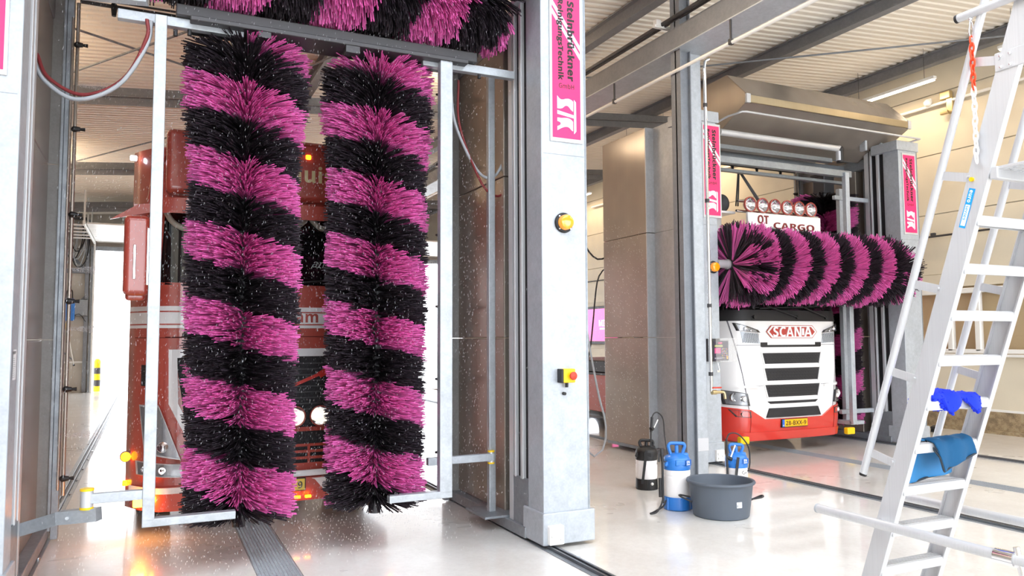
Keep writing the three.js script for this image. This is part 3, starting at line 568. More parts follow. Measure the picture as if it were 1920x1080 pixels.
makeBrush('upright_brush', 'right upright pink and black brush in front of the red truck', 'upright brushes', { at: [1.83, 0.36, -6.72], L: 3.82, r: 0.45, shape: topWide, pitch: 0.577, hand: -1, phase: 0.937, motor: true, avoid: truckBox1 });
makeBrush('upright_brush', 'upright pink and black brush half hidden behind the white truck', 'upright brushes', { at: [10.95, 0.32, -10.0], L: 3.95, r: 0.56, pitch: 0.72, phase: 0.1, motor: true, avoid: (p) => p.x < 10.42 && p.y < 3.75, shorten: true });
makeBrush('roof_brush', 'lying pink and black brush overhead, cut off by the top edge of the picture', 'lying brushes', { at: [-0.55, 4.97, -6.32], turn: [0, 0, -Math.PI / 2], L: 3.4, r: 0.58, pitch: 0.78, phase: 0.79, hand: -1 });
makeBrush('roof_brush', 'lying pink and black brush across the windscreen of the white truck', 'lying brushes', { at: [7.62, 2.84, -8.72], turn: [0, 0, -Math.PI / 2], L: 3.35, r: 0.59, pitch: 0.60, phase: 0.95, hand: -1, hub: true, flare: 0.35, avoid: truckBox2, shorten: true, lobe: 0.16 });

// ------------------------------------------------------------------ trucks
// the front skin of a cab: x across, y up, z towards the viewer
function cabFront(lean, base) { return (x, y) => { const a = Math.abs(x); return -0.05 * x * x - (a > 0.9 ? 3 * (a - 0.9) ** 2 : 0) - (y > base ? lean * (y - base) : 0) - (y < 0.5 ? 0.15 * (0.5 - y) : 0); }; }
function skin(front, W, y0, y1, ny, deep) {                // cab wall between two heights: left side, front, right side
  const xs = []; for (let i = 0; i <= 36; i++) xs.push(-W + 2 * W * i / 36);
  const pos = [], idx = [], cols = xs.length + 2;
  for (let j = 0; j <= ny; j++) { const y = y0 + (y1 - y0) * j / ny; pos.push(-W, y, -deep); for (const x of xs) pos.push(x, y, front(x, y)); pos.push(W, y, -deep); }
  for (let j = 0; j < ny; j++) for (let i = 0; i < cols - 1; i++) { const a = j * cols + i; idx.push(a, a + 1, a + cols, a + 1, a + cols + 1, a + cols); }
  const g = new THREE.BufferGeometry(); g.setAttribute('position', new THREE.Float32BufferAttribute(pos, 3)); g.setAttribute('uv', new THREE.Float32BufferAttribute(new Float32Array(pos.length / 3 * 2), 2)); g.setIndex(idx); g.computeVertexNormals();
  return g;
}
function lidOf(front, W, y, deep) {                        // flat top or bottom of the cab
  const s = new THREE.Shape(); s.moveTo(-W, deep); for (let i = 0; i <= 24; i++) { const x = -W + 2 * W * i / 24; s.lineTo(x, -front(x, y)); } s.lineTo(W, deep);
  return new THREE.ShapeGeometry(s).rotateX(-Math.PI / 2).translate(0, y, 0);
}
function patch(front, TL, TR, BR, BL, off, t = 0.02, nx = 10, ny = 4) {   // a slab that follows the skin, standing off from it
  const P4 = (u, v) => [TL[0] * (1 - u) * (1 - v) + TR[0] * u * (1 - v) + BR[0] * u * v + BL[0] * (1 - u) * v, TL[1] * (1 - u) * (1 - v) + TR[1] * u * (1 - v) + BR[1] * u * v + BL[1] * (1 - u) * v];
  const pos = [], uv = [], idx = [], row = nx + 1, n = row * (ny + 1);
  for (const o of [off, off - t]) for (let j = 0; j <= ny; j++) for (let i = 0; i <= nx; i++) { const [x, y] = P4(i / nx, j / ny); pos.push(x, y, front(x, y) + o); uv.push(i / nx, 1 - j / ny); }
  for (let j = 0; j < ny; j++) for (let i = 0; i < nx; i++) { const a = j * row + i; idx.push(a, a + row, a + 1, a + 1, a + row, a + row + 1); idx.push(n + a, n + a + 1, n + a + row, n + a + 1, n + a + row + 1, n + a + row); }
  const edge = (a, b) => idx.push(a, b, n + a, b, n + b, n + a);
  for (let i = 0; i < nx; i++) { edge(i + 1, i); edge(ny * row + i, ny * row + i + 1); }
  for (let j = 0; j < ny; j++) { edge(j * row, (j + 1) * row); edge((j + 1) * row + nx, j * row + nx); }
  const g = new THREE.BufferGeometry(); g.setAttribute('position', new THREE.Float32BufferAttribute(pos, 3)); g.setAttribute('uv', new THREE.Float32BufferAttribute(uv, 2)); g.setIndex(idx);
  const f = g.toNonIndexed(); f.computeVertexNormals(); return toCreasedNormals(f, 0.6);
}
const rect = (front, x0, x1, y0, y1, off, t, nx) => patch(front, [x0, y1], [x1, y1], [x1, y0], [x0, y0], off, t, nx);
function ring(front, TL, TR, BR, BL, w, off, t = 0.02) {   // a frame along four edges
  const mid = [(TL[0] + TR[0] + BR[0] + BL[0]) / 4, (TL[1] + TR[1] + BR[1] + BL[1]) / 4];
  const inn = (p) => { const dx = mid[0] - p[0], dy = mid[1] - p[1], d = Math.hypot(dx, dy); return [p[0] + dx / d * w * 1.4, p[1] + dy / d * w * 1.4]; };
  const [a, b, c, d] = [TL, TR, BR, BL], [A, B, C, D] = [a, b, c, d].map(inn);
  return [patch(front, a, b, B, A, off, t), patch(front, b, c, C, B, off, t, 4), patch(front, c, d, D, C, off, t), patch(front, d, a, A, D, off, t, 4)];
}
function lampUnit(parent, name, front, TL, TR, BR, BL, reflectors, rim = M.darkSteel) {      // a headlamp: dark bowl, reflectors, bright rim, clear lens
  const l = part(name, patch(front, TL, TR, BR, BL, 0.006, 0.03), S({ color: 0x9c9ea3, roughness: 0.3, metalness: 0.5 }), parent);
  for (const [x, y, r] of reflectors) part('reflector', lathe([[0, 0.005], [r * 0.5, 0.008], [r, 0.03], [r * 1.08, 0.03], [r * 1.08, 0]], 20).rotateX(Math.PI / 2).translate(x, y, front(x, y) + 0.006), M.chrome, l);
  part('lamp_rim', ring(front, TL, TR, BR, BL, 0.012, 0.042, 0.04), rim, l);
  part('lens', patch(front, TL, TR, BR, BL, 0.045, 0.003), M.lens, l);
  return l;
}
function roundLamp(parent, name, x, y, z, r, rimMat, lit) {
  const l = part(name, lathe([[0, -0.09], [r * 0.6, -0.085], [r, -0.02], [r * 1.12, -0.01], [r * 1.14, 0.02], [r * 1.02, 0.03], [r, 0.01], [r * 0.98, 0.0]], 32).rotateX(Math.PI / 2).translate(x, y, z), rimMat, parent);
  part('reflector', lathe([[0, -0.06], [r * 0.3, -0.055], [r * 0.7, -0.03], [r * 0.98, 0.008]], 28).rotateX(Math.PI / 2).translate(x, y, z), M.chrome, l);
  part('bulb', [cyl(r * 0.16, 0.05, x, y, z - 0.02, 'z'), rbox(r * 1.7, 0.006, 0.01, 0.002, x, y + r * 0.2, z + 0.01), rbox(r * 1.7, 0.006, 0.01, 0.002, x, y - r * 0.2, z + 0.01)], lit ?? M.alu, l);
  part('lens', lathe([[0, 0.03], [r * 0.5, 0.027], [r * 0.98, 0.014]], 28).rotateX(Math.PI / 2).translate(x, y, z), M.lens, l);
  return l;
}
function textPatch(parent, name, front, x0, x1, y0, y1, off, w, h, draw, rough = 0.35) { return part(name, rect(front, x0, x1, y0, y1, off, 0.004), S({ map: canvasTex(w, h, draw), roughness: rough }), parent, true); }

{ // ---------------- white and red truck
  const t = thing('truck', 'white truck with a red bumper and six round roof lamps in the right-hand bay', 'truck', [9.13, 0, -9.05]);
  const F = cabFront(0.16, 2.03), W = 1.25, D = 2.25;
  part('cab_body', [skin(F, W, 0.5, 2.06, 8, D)], M.truckWhite, t);
  const ws = part('windscreen', skin(F, 1.235, 2.06, 3.05, 8, 0.6), M.glassDark, t);
  part('cab_top', [skin(F, W, 3.0, 3.46, 4, D), lidOf(F, W, 3.45, D), skin((x, y) => -0.62, W, 2.05, 3.02, 2, D)], M.truckWhite, t);
  part('screen_base', rect(F, -1.2, 1.2, 2.03, 2.2, 0.02, 0.04, 20), M.black, ws);
  part('sun_visor', [rect((x, y) => F(x, 3.0) + 0.16, -1.15, 1.15, 2.86, 3.04, 0.02, 0.012, 16)], M.glassDark, t);
  for (const [x, a] of [[-0.75, 0.35], [0.1, 0.42], [0.75, 0.5]]) part('wiper', [rod([x, 2.09, F(x, 2.09) + 0.05], [x - 0.62, 2.16 + a * 0.25, F(x - 0.6, 2.2) + 0.05], 0.011), rod([x - 0.75, 2.14 + a * 0.2, F(x - 0.6, 2.2) + 0.045], [x + 0.1, 2.13 + a * 0.3, F(x, 2.2) + 0.045], 0.009), cyl(0.03, 0.05, x, 2.09, F(x, 2.09) + 0.03, 'z')], M.black, ws);
  // mask: panel joints and openings
  const joints = [];
  for (const s of [-1, 1]) {
    joints.push(patch(F, [s * 1.115 - 0.006, 2.03], [s * 1.115 + 0.006, 2.03], [s * 0.93 + 0.006, 1.02], [s * 0.93 - 0.006, 1.02], 0.002, 0.01, 2, 10), patch(F, [s * 0.93 - 0.008, 1.02], [s * 0.93 + 0.008, 1.02], [s * 0.86 + 0.008, 0.62], [s * 0.86 - 0.008, 0.62], 0.002, 0.01, 2, 6));
    joints.push(rect(F, s > 0 ? 0.62 : -1.06, s > 0 ? 1.06 : -0.62, 1.655, 1.663, 0.002, 0.01), rect(F, s > 0 ? 0.6 : -1.22, s > 0 ? 1.22 : -0.6, 1.03, 1.038, 0.002, 0.01));
  }
  part('panel_joint', joints, S({ color: 0x77757a, roughness: 0.8 }), t);
  const slot = (name, x, y0, y1, inset) => { const g = part(name, patch(F, [-x, y1], [x, y1], [x - inset, y0], [-x + inset, y0], 0.004, 0.05, 16), M.mesh, t);
    for (let k = 1; k < 4; k++) { const y = y0 + (y1 - y0) * k / 4; part('grille_bar', rect(F, -x + inset + 0.03, x - inset - 0.03, y - 0.006, y + 0.006, 0.012, 0.02, 16), M.black, g); }
    part('slot_edge', ring(F, [-x - 0.012, y1 + 0.012], [x + 0.012, y1 + 0.012], [x - inset + 0.012, y0 - 0.012], [-x + inset - 0.012, y0 - 0.012], 0.014, 0.016, 0.03), M.truckWhite, g); return g; };
  slot('grille_slot', 0.62, 1.37, 1.535, 0.05); slot('grille_slot', 0.585, 1.11, 1.30, 0.05);
  slot('grille_slot', 0.58, 0.86, 1.045, 0.06);
  part('grille_bar', patch(F, [-0.53, 0.795], [0.53, 0.795], [0.47, 0.755], [-0.47, 0.755], 0.004, 0.03, 16), M.mesh, t);
  part('lower_grille', patch(F, [-0.5, 0.69], [0.5, 0.69], [0.56, 0.55], [-0.56, 0.55], 0.03, 0.03, 16), M.mesh, t);
  part('handle_recess', [rect(F, -0.61, 0.61, 1.625, 1.66, 0.006, 0.03, 20), rect(F, -0.63, -0.50, 1.63, 1.70, 0.006, 0.03), rect(F, 0.50, 0.63, 1.63, 1.70, 0.006, 0.03)], M.black, t);
  for (const s of [-1, 1]) {
    const q = (pts) => s < 0 ? pts : [pts[1], pts[0], pts[3], pts[2]].map(([x, y]) => [-x, y]);
    lampUnit(t, 'corner_lamp', F, ...q([[-1.07, 2.0], [-0.70, 1.89], [-0.66, 1.85], [-1.03, 1.88]]), [[s * 0.92, 1.91, 0.03], [s * 0.82, 1.885, 0.022]]);
    const v = part('vent_mesh', patch(F, ...q([[-0.98, 1.865], [-0.68, 1.835], [-0.64, 1.68], [-0.95, 1.70]]), 0.006, 0.02), M.galv, t);
    const holes = []; for (let i = 0; i < 13; i++) for (let j = 0; j < 8; j++) { const x = s * (0.955 - i * 0.022 - j * 0.004), y = 1.70 + j * 0.018 + (i % 2) * 0.009; holes.push(rbox(0.012, 0.009, 0.006, 0.002, x, y, F(x, y) + 0.007, 1)); }
    tag(part('vent_holes', holes, M.gap, v), null, null, null, 'stuff');
    lampUnit(t, 'headlamp', F, ...q([[-1.2, 0.98], [-0.92, 0.93], [-0.88, 0.74], [-1.17, 0.76]]), [[s * 1.08, 0.87, 0.06], [s * 0.97, 0.85, 0.045]]);
    part('lamp_brow', patch(F, ...q([[-1.22, 1.06], [-0.66, 1.03], [-0.66, 1.0], [-1.22, 1.02]]), 0.03, 0.04), M.truckWhite, t);
    lampUnit(t, 'fog_lamp', F, ...q([[-1.14, 0.69], [-0.87, 0.655], [-0.86, 0.565], [-1.07, 0.58]]), [[s * 0.98, 0.62, 0.035]]);
    part('step_marker', rbox(0.17, 0.11, 0.09, 0.02, s > 0 ? 1.26 : -1.1, 0.25, s > 0 ? -0.06 : 0.08), M.yellow, t);
  }
  // bumper: red, its upper edge dips in the middle
  const up = [[-1.25, 0.73], [-0.86, 0.68], [-0.6, 0.53], [0.6, 0.53], [0.86, 0.68], [1.25, 0.73]], bp = [];
  for (let i = 0; i < 5; i++) bp.push(patch((x, y) => F(x, y), up[i], up[i + 1], [up[i + 1][0], 0.33], [up[i][0], 0.33], 0.03, 0.04, 8));
  const bumper = part('bumper', [...bp, skin(F, W + 0.004, 0.33, 0.52, 2, D)], M.bumperRed, t);
  part('bumper_lip', [patch(F, [-1.2, 0.34], [1.2, 0.34], [1.15, 0.22], [-1.15, 0.22], 0.055, 0.06, 24), skin(F, 1.22, 0.2, 0.34, 2, D)], M.bumperRed, bumper);
  part('bumper_joint', [rect(F, -0.87, -0.86, 0.33, 0.68, 0.034, 0.01), rect(F, 0.86, 0.87, 0.33, 0.68, 0.034, 0.01)], S({ color: 0x8f2018 }), bumper);
  const plate = part('number_plate', rspan(-0.30, 0.24, 0.39, 0.52, 0.01, 0.045, 0.006), M.black, t);
  part('plate_print', new THREE.PlaneGeometry(0.52, 0.11).translate(-0.03, 0.457, 0.047), S({ map: canvasTex(520, 110, (g, w, h) => { g.fillStyle = '#f2b50d'; g.fillRect(0, 0, w, h); g.fillStyle = '#2a62c8'; g.fillRect(0, 0, 46, h); g.fillStyle = '#e9e9f0'; g.font = 'bold 26px sans-serif'; g.fillText('NL', 6, 98); g.fillStyle = '#241a08'; g.font = 'bold 92px sans-serif'; g.textBaseline = 'middle'; const m = g.measureText('28-BXX-9').width; g.save(); g.translate(66, h / 2 + 3); g.scale(430 / m, 1); g.fillText('28-BXX-9', 0, 0); g.restore(); }), roughness: 0.4 }), plate, true);
  const hex = (a, b, c) => [[-a, 0], [-a + c, b], [a - c, b], [a, 0], [a - c, -b], [-a + c, -b]];
  const bg = (pts, z) => new THREE.ExtrudeGeometry(new THREE.Shape(pts.map(([x, y]) => new THREE.Vector2(x, y))), { depth: 0.008, bevelEnabled: false }).translate(0, 1.863, z);
  const badge = part('badge', bg(hex(0.53, 0.10, 0.10), 0.0), M.truckRed, t);
  part('badge_border', bg(hex(0.515, 0.092, 0.095), 0.004), M.truckWhite, badge);
  part('badge_field', bg(hex(0.475, 0.075, 0.082), 0.008), P({ color: 0xb03028, roughness: 0.4, clearcoat: 0.6 }), badge);
  const font = await new FontLoader().loadAsync('fonts/droid/droid_sans_bold.typeface.json');
  const word = (s, size, depth, width, x, y, z) => { const g = new TextGeometry(s, { font, size, depth, curveSegments: 5 }); g.computeBoundingBox(); const b = g.boundingBox, k = width / (b.max.x - b.min.x); g.translate(-(b.max.x + b.min.x) / 2, -(b.max.y + b.min.y) / 2, 0).scale(k, 1, 1); return g.translate(x, y, z); };
  part('badge_lettering', [word('SCAN', 0.15, 0.008, 0.58, -0.11, 1.863, 0.015), span(0.195, 0.24, 1.863 - 0.055, 1.863 + 0.055, 0.015, 0.023), word('A', 0.15, 0.008, 0.165, 0.325, 1.863, 0.015)], M.truckWhite, badge);
  // roof: light box sign, lamps, mast
  const box2 = part('sign_box', rspan(-0.86, 0.66, 3.40, 3.70, -0.02, 0.03, 0.012), M.white, t);
  part('sign_lettering', [word('OT', 0.13, 0.006, 0.22, -0.56, 3.60, 0.031), word('CARGO', 0.10, 0.006, 0.86, 0.08, 3.52, 0.031)], S({ color: 0x7c1a1a, roughness: 0.5 }), box2);
  for (let i = 0; i < 6; i++) roundLamp(t, 'roof_lamp', -0.81 + i * 0.253, 3.82, 0.02, 0.105, M.truckRed);
  part('lamp_bar', [cyl(0.022, 1.7, -0.16, 3.72, -0.06, 'x'), cyl(0.02, 1.6, -0.16, 3.88, -0.08, 'x')], M.chrome, t);
  part('mast', [rod([-0.80, 3.85, -0.3], [-0.56, 4.46, -0.5], 0.012), rod([-0.76, 3.85, -0.3], [-0.54, 4.46, -0.5], 0.012), rod([-0.30, 3.95, -0.3], [-0.52, 4.46, -0.5], 0.018), rod([-0.34, 3.95, -0.3], [-0.54, 4.46, -0.5], 0.012)], M.darkSteel, t);
  part('air_deflector', [rspan(-1.2, -0.9, 3.4, 3.72, -1.8, -0.5, 0.05), rspan(-1.24, -0.9, 3.70, 3.74, -1.2, -0.2, 0.012)], M.truckWhite, t);
  part('horn', lathe([[0.04, -0.16], [0.05, -0.1], [0.13, 0.0], [0.138, 0.02], [0.12, 0.01], [0.0, -0.02]], 24).rotateX(Math.PI / 2).translate(-1.13, 3.86, -0.25), M.black, t);
  // what the gap behind the front gantry shows: chassis, red side skirt, wheel
  part('chassis', [span(-0.45, 0.45, 0.7, 0.95, -8.5, -1.8), span(-1.2, 1.2, 1.02, 1.1, -8.5, -2.4)], M.darkSteel, t);
  const fairing = part('side_skirt', [rspan(-1.24, -1.18, 0.36, 1.06, -6.6, -2.6, 0.02), rspan(1.18, 1.24, 0.36, 1.06, -6.6, -2.6, 0.02)], M.truckRed, t);
  part('deck_gear', [rspan(-1.18, 1.18, 1.1, 1.34, -6.2, -2.7, 0.03)], M.black, fairing);
  for (const [x, z] of [[-1.0, -1.5], [1.0, -1.5], [-1.0, -7.4], [1.0, -7.4]]) { const w = part('wheel', cyl(0.5, 0.32, x, 0.5, z, 'x', 0.5, 36), M.rubber, t); part('wheel_rim', cyl(0.29, 0.34, x, 0.5, z, 'x', 0.29, 28), M.chrome, w); }
}
{ // ---------------- red truck
  const t = thing('truck', 'red truck with a white band, coming through the upright brushes in the left bay', 'truck', [1.085, 0, -7.6]);
  const F = cabFront(0.10, 2.3), W = 1.25, D = 2.3, X = (v) => v - 1.085;
  part('cab_body', [skin(F, W, 0.46, 2.3, 10, D), skin(F, W, 3.0, 3.58, 5, D), lidOf(F, W, 3.58, D)], M.truckRed, t);
  const ws = part('windscreen', skin(F, 1.02, 2.28, 3.02, 6, 0.5), M.glassDark, t);
  for (const s of [-1, 1]) {
    part('door_pillar', [patch((x, y) => F(x, y), [s * 1.04 - 0.07, 3.05], [s * 1.04 + 0.07, 3.05], [s * 1.1 + 0.09, 2.28], [s * 1.1 - 0.07, 2.28], 0.01, 0.06, 6, 6), span(s * 1.14, s * 1.24, 2.28, 3.05, -D, -0.35)], M.truckRed, t);
    const m = part('mirror', [rspan(s * 1.09, s * 1.30, 2.16, 2.86, 0.02, 0.26, 0.05, 4), rspan(s * 1.12, s * 1.28, 2.12, 2.22, 0.0, 0.2, 0.03)], M.truckRed, t);
    part('mirror_trim', [rspan(s * 1.095, s * 1.12, 2.25, 2.75, 0.255, 0.268, 0.006, 1), rspan(s * 1.20, s * 1.225, 2.3, 2.6, 0.255, 0.268, 0.006, 1)], M.chrome, m);
    part('wind_deflector', patch((x, y) => F(s * 0.9, y) + 0.05, ...(s < 0 ? [[-1.20, 3.0], [-1.06, 3.02], [-1.1, 2.93], [-1.42, 2.85]] : [[1.06, 3.02], [1.20, 3.0], [1.42, 2.85], [1.1, 2.93]]), 0.02, 0.02), M.truckRed, t);
    part('cab_rib', tube([[s * 1.0, 3.52, F(1.0, 3.5) + 0.03], [s * 1.06, 3.3, F(1.06, 3.3) + 0.03], [s * 1.1, 3.05, F(1.1, 3.05) + 0.02]], 0.035, 20, 8), M.truckRed, t);
  }
  part('sun_visor', [rect((x, y) => F(x, 3.0) + 0.2, -1.08, 1.08, 2.92, 3.06, 0.02, 0.012, 16)], M.truckRed, t);
  part('roof_sign', [rspan(-0.98, 0.98, 3.12, 3.72, -0.5, 0.02, 0.06, 4)], M.truckRed, t);
  const font = await new FontLoader().loadAsync('fonts/droid/droid_sans_bold.typeface.json');
  const script = await new FontLoader().loadAsync('fonts/droid/droid_serif_regular.typeface.json');
  const word = (s, size, depth, cx, y, z, f = font, slant = 0) => { const g = new TextGeometry(s, { font: f, size, depth, curveSegments: 5 }); g.computeBoundingBox(); const b = g.boundingBox; g.translate(-b.max.x, 0, 0); if (slant) g.applyMatrix4(new THREE.Matrix4().makeShear(0, 0, slant, 0, 0, 0)); return g.translate(cx, y, z); };
  part('roof_lettering', word('huis', 0.155, 0.006, X(1.62), 3.31, 0.022), S({ color: 0xe6d3a0, roughness: 0.5 }), t);
  part('marker_lamp', [rbox(0.05, 0.045, 0.03, 0.012, X(1.375), 3.56, 0.02)], M.amberLit, t);
  part('marker_lamp', [rbox(0.06, 0.05, 0.03, 0.012, X(-0.17), 3.50, F(1.2, 3.5) + 0.03)], M.whiteLit, t);
  // white band with lettering, panels below
  const band = part('white_band', [patch(F, [-1.25, 2.085], [1.25, 2.085], [1.25, 1.885], [-1.25, 1.885], 0.012, 0.02, 30)], M.truckWhite, t);
  part('band_stripe', [rect(F, -1.25, 1.25, 2.03, 2.042, 0.016, 0.01, 30), rect(F, -1.25, 1.25, 1.913, 1.925, 0.016, 0.01, 30)], M.truckRed, band);
  part('band_lettering', word('am', 0.11, 0.006, X(1.49), 1.94, 0.008), M.truckRed, band);
  const curl = (s) => tube([[X(1.40), 3.0, F(0, 3.0) + 0.01], [X(1.40) + s * 0.05, 2.93, F(0, 2.93) + 0.01], [X(1.40) + s * 0.14, 2.87, F(0, 2.87) + 0.01], [X(1.40) + s * 0.25, 2.93, F(0, 2.93) + 0.01]], 0.028, 20, 6).scale(1, 1, 1);
  part('screen_curl', [curl(-1), curl(1)], S({ color: 0xb9b3a4, roughness: 0.6 }), ws);
  part('screen_curl', [tube([[-0.98, 2.98, F(0.98, 2.98) + 0.02], [-0.90, 2.85, F(0.9, 2.85) + 0.02], [-0.76, 2.80, F(0.76, 2.8) + 0.02], [-0.66, 2.92, F(0.66, 2.92) + 0.02]], 0.028, 20, 6)], S({ color: 0xb9b3a4, roughness: 0.6 }), ws);
  part('screen_lettering', word('and go', 0.075, 0.004, X(1.60), 2.5, F(0.3, 2.5) + 0.006, script, 0.3).rotateZ(-0.06), S({ color: 0xaeb0b2, roughness: 0.6 }), ws);
  for (const x of [-0.6, 0.2]) part('wiper', [rod([x, 2.32, F(x, 2.32) + 0.04], [x + 0.55, 2.38, F(x, 2.38) + 0.04], 0.01)], M.black, ws);
  part('access_flap', rect(F, X(1.33), X(1.52), 2.17, 2.28, 0.012, 0.02), M.truckRed, t);
  part('panel_joint', [rect(F, -0.95, 0.95, 1.80, 1.806, 0.004, 0.01, 16), rect(F, -1.2, -0.78, 1.795, 1.80, 0.004, 0.01)], S({ color: 0x4d1512 }), t);
  // grille opening with a white surround, twin spot lamps, red bars
  const x0 = -0.86, x1 = 0.86, gr = part('grille', patch(F, [x0, 1.62], [x1, 1.62], [x1 - 0.16, 0.6], [x0 + 0.16, 0.6], 0.006, 0.03, 20, 10), M.mesh, t);
  part('grille_surround', [patch(F, [x0 - 0.06, 1.69], [x1 + 0.06, 1.69], [x1 + 0.06, 1.615], [x0 - 0.06, 1.615], 0.03, 0.04, 20), patch(F, [x0 - 0.06, 1.69], [x0 + 0.01, 1.69], [x0 + 0.03, 1.2], [x0 - 0.05, 1.2], 0.03, 0.04), patch(F, [x0 - 0.05, 1.2], [x0 + 0.03, 1.2], [x0 + 0.2, 0.86], [x0 + 0.12, 0.86], 0.03, 0.04),
    patch(F, [x1 - 0.01, 1.69], [x1 + 0.06, 1.69], [x1 + 0.05, 1.2], [x1 - 0.03, 1.2], 0.03, 0.04), patch(F, [x1 - 0.03, 1.2], [x1 + 0.05, 1.2], [x1 - 0.12, 0.86], [x1 - 0.2, 0.86], 0.03, 0.04)], M.truckWhite, gr);
  for (let k = 0; k < 9; k++) part('grille_slat', rect(F, x0 + 0.08, x1 - 0.08, 1.1 + k * 0.055, 1.112 + k * 0.055, 0.016, 0.02, 12), M.darkSteel, gr);
  part('grille_emblem', [beam([X(1.24), 1.33, 0.03], [X(1.62), 1.49, 0.03], 0.03, 0.02, [0, 0, 1]), beam([X(1.5), 1.43, 0.035], [X(1.6), 1.49, 0.035], 0.06, 0.02, [0, 0, 1])], M.bumperRed, gr);
  for (let k = 0; k < 4; k++) part('grille_bar', [rect(F, -0.7, 0.7, 0.575 + k * 0.06, 0.60 + k * 0.06, 0.03, 0.03, 16)], M.truckRed, gr);
  part('grille_bar', [rect(F, -0.75, 0.75, 0.90, 0.94, 0.03, 0.03, 16), ...[-0.4, 0, 0.33].map((x) => rect(F, x - 0.012, x + 0.012, 0.58, 0.78, 0.032, 0.03))], M.truckRed, gr);
  for (const x of [1.275, 1.51]) roundLamp(t, 'spot_lamp', X(x), 1.045, 0.06, 0.088, M.truckRed, M.bulbLit);
  for (const s of [-1, 1]) {
    const q = (pts) => s < 0 ? pts : [pts[1], pts[0], pts[3], pts[2]].map(([x, y]) => [-x, y]);
    lampUnit(t, 'headlamp', F, ...q([[-1.15, 1.19], [-0.99, 1.19], [-0.80, 0.70], [-1.10, 0.76]]), [[s * 1.05, 1.10, 0.05], [s * 1.03, 0.95, 0.05], [s * 0.95, 0.82, 0.045]], M.alu);
    lampUnit(t, 'fog_lamp', F, ...q([[-1.17, 0.685], [-0.79, 0.66], [-0.78, 0.545], [-1.16, 0.565]]), [[s * 1.08, 0.62, 0.035], [s * 0.95, 0.61, 0.03]], M.alu);
    const mk = part('side_marker', [cyl(0.05, 0.03, s * 1.25, 0.71, -0.38, 'z', 0.05, 20)], M.darkSteel, t); part('marker_lens', ball(0.042, s * 1.25, 0.71, -0.355, 14), M.amberLit, mk);
    part('air_intake', rect(F, s * 1.08 - 0.06, s * 1.08 + 0.06, 1.36, 1.55, 0.006, 0.02), M.mesh, t);
  }
  const bumper = part('bumper', [skin(F, W, 0.24, 0.47, 3, D), patch(F, [-1.2, 0.46], [1.2, 0.46], [1.15, 0.24], [-1.15, 0.24], 0.03, 0.04, 24)], M.truckRed, t);
  part('bumper_stripe', [rect(F, -1.22, 0.3, 0.40, 0.455, 0.034, 0.01, 24), patch(F, [0.36, 0.45], [0.9, 0.45], [0.98, 0.37], [0.56, 0.37], 0.034, 0.01), patch(F, [0.38, 0.45], [0.50, 0.45], [0.66, 0.25], [0.55, 0.25], 0.036, 0.01)], M.truckWhite, bumper);
  part('lower_step', [rect(F, -0.3, 0.8, 0.475, 0.53, 0.035, 0.03, 14)], M.truckWhite, bumper);
  const plate = part('number_plate', rspan(X(0.855), X(1.385), 0.345, 0.465, 0.02, 0.055, 0.005), M.black, t);
  part('plate_print', new THREE.PlaneGeometry(0.51, 0.105).translate(X(1.12), 0.405, 0.057), S({ map: canvasTex(510, 105, (g, w, h) => { g.fillStyle = '#f4cf55'; g.fillRect(0, 0, w, h); g.fillStyle = '#3a2a10'; g.font = 'bold 90px sans-serif'; g.textBaseline = 'middle'; g.textAlign = 'right'; g.fillText('F-9', w - 18, h / 2 + 4); }), roughness: 0.4 }), plate, true);
  part('marker_lamp', [rbox(0.06, 0.025, 0.03, 0.008, X(1.31), 0.285, 0.04), rbox(0.06, 0.025, 0.03, 0.008, X(1.41), 0.285, 0.04)], M.amberLit, t);
  const tl = part('turn_lamp', rbox(0.15, 0.07, 0.05, 0.015, X(-0.02), 0.315, F(1.1, 0.4) + 0.03), M.amberHot, t);
  const pl = new THREE.PointLight(0xff9a20, 0.35); pl.position.set(X(-0.02), 0.315, F(1.1, 0.4) + 0.14); pl.castShadow = true; pl.shadow.radius = 2; t.add(pl);
  part('turn_lamp', rbox(0.1, 0.05, 0.04, 0.012, X(-0.5) + 0.36, 0.46, F(1.23, 0.4) - 0.02), M.amberLit, t);
  part('chassis', [span(-0.45, 0.45, 0.7, 0.95, -12, -1.8)], M.darkSteel, t);
  part('trailer_body', [rspan(-1.24, 1.24, 1.1, 3.85, -12.5, -2.9, 0.03)], M.truckRed, t);
  for (const [x, z] of [[-1.0, -1.45], [1.0, -1.45], [-1.0, -5.2], [1.0, -5.2], [-1.0, -10.5], [1.0, -10.5]]) { const w = part('wheel', cyl(0.5, 0.32, x, 0.5, z, 'x', 0.5, 36), M.rubber, t); part('wheel_rim', cyl(0.29, 0.34, x, 0.5, z, 'x', 0.29, 28), M.chrome, w); }
}

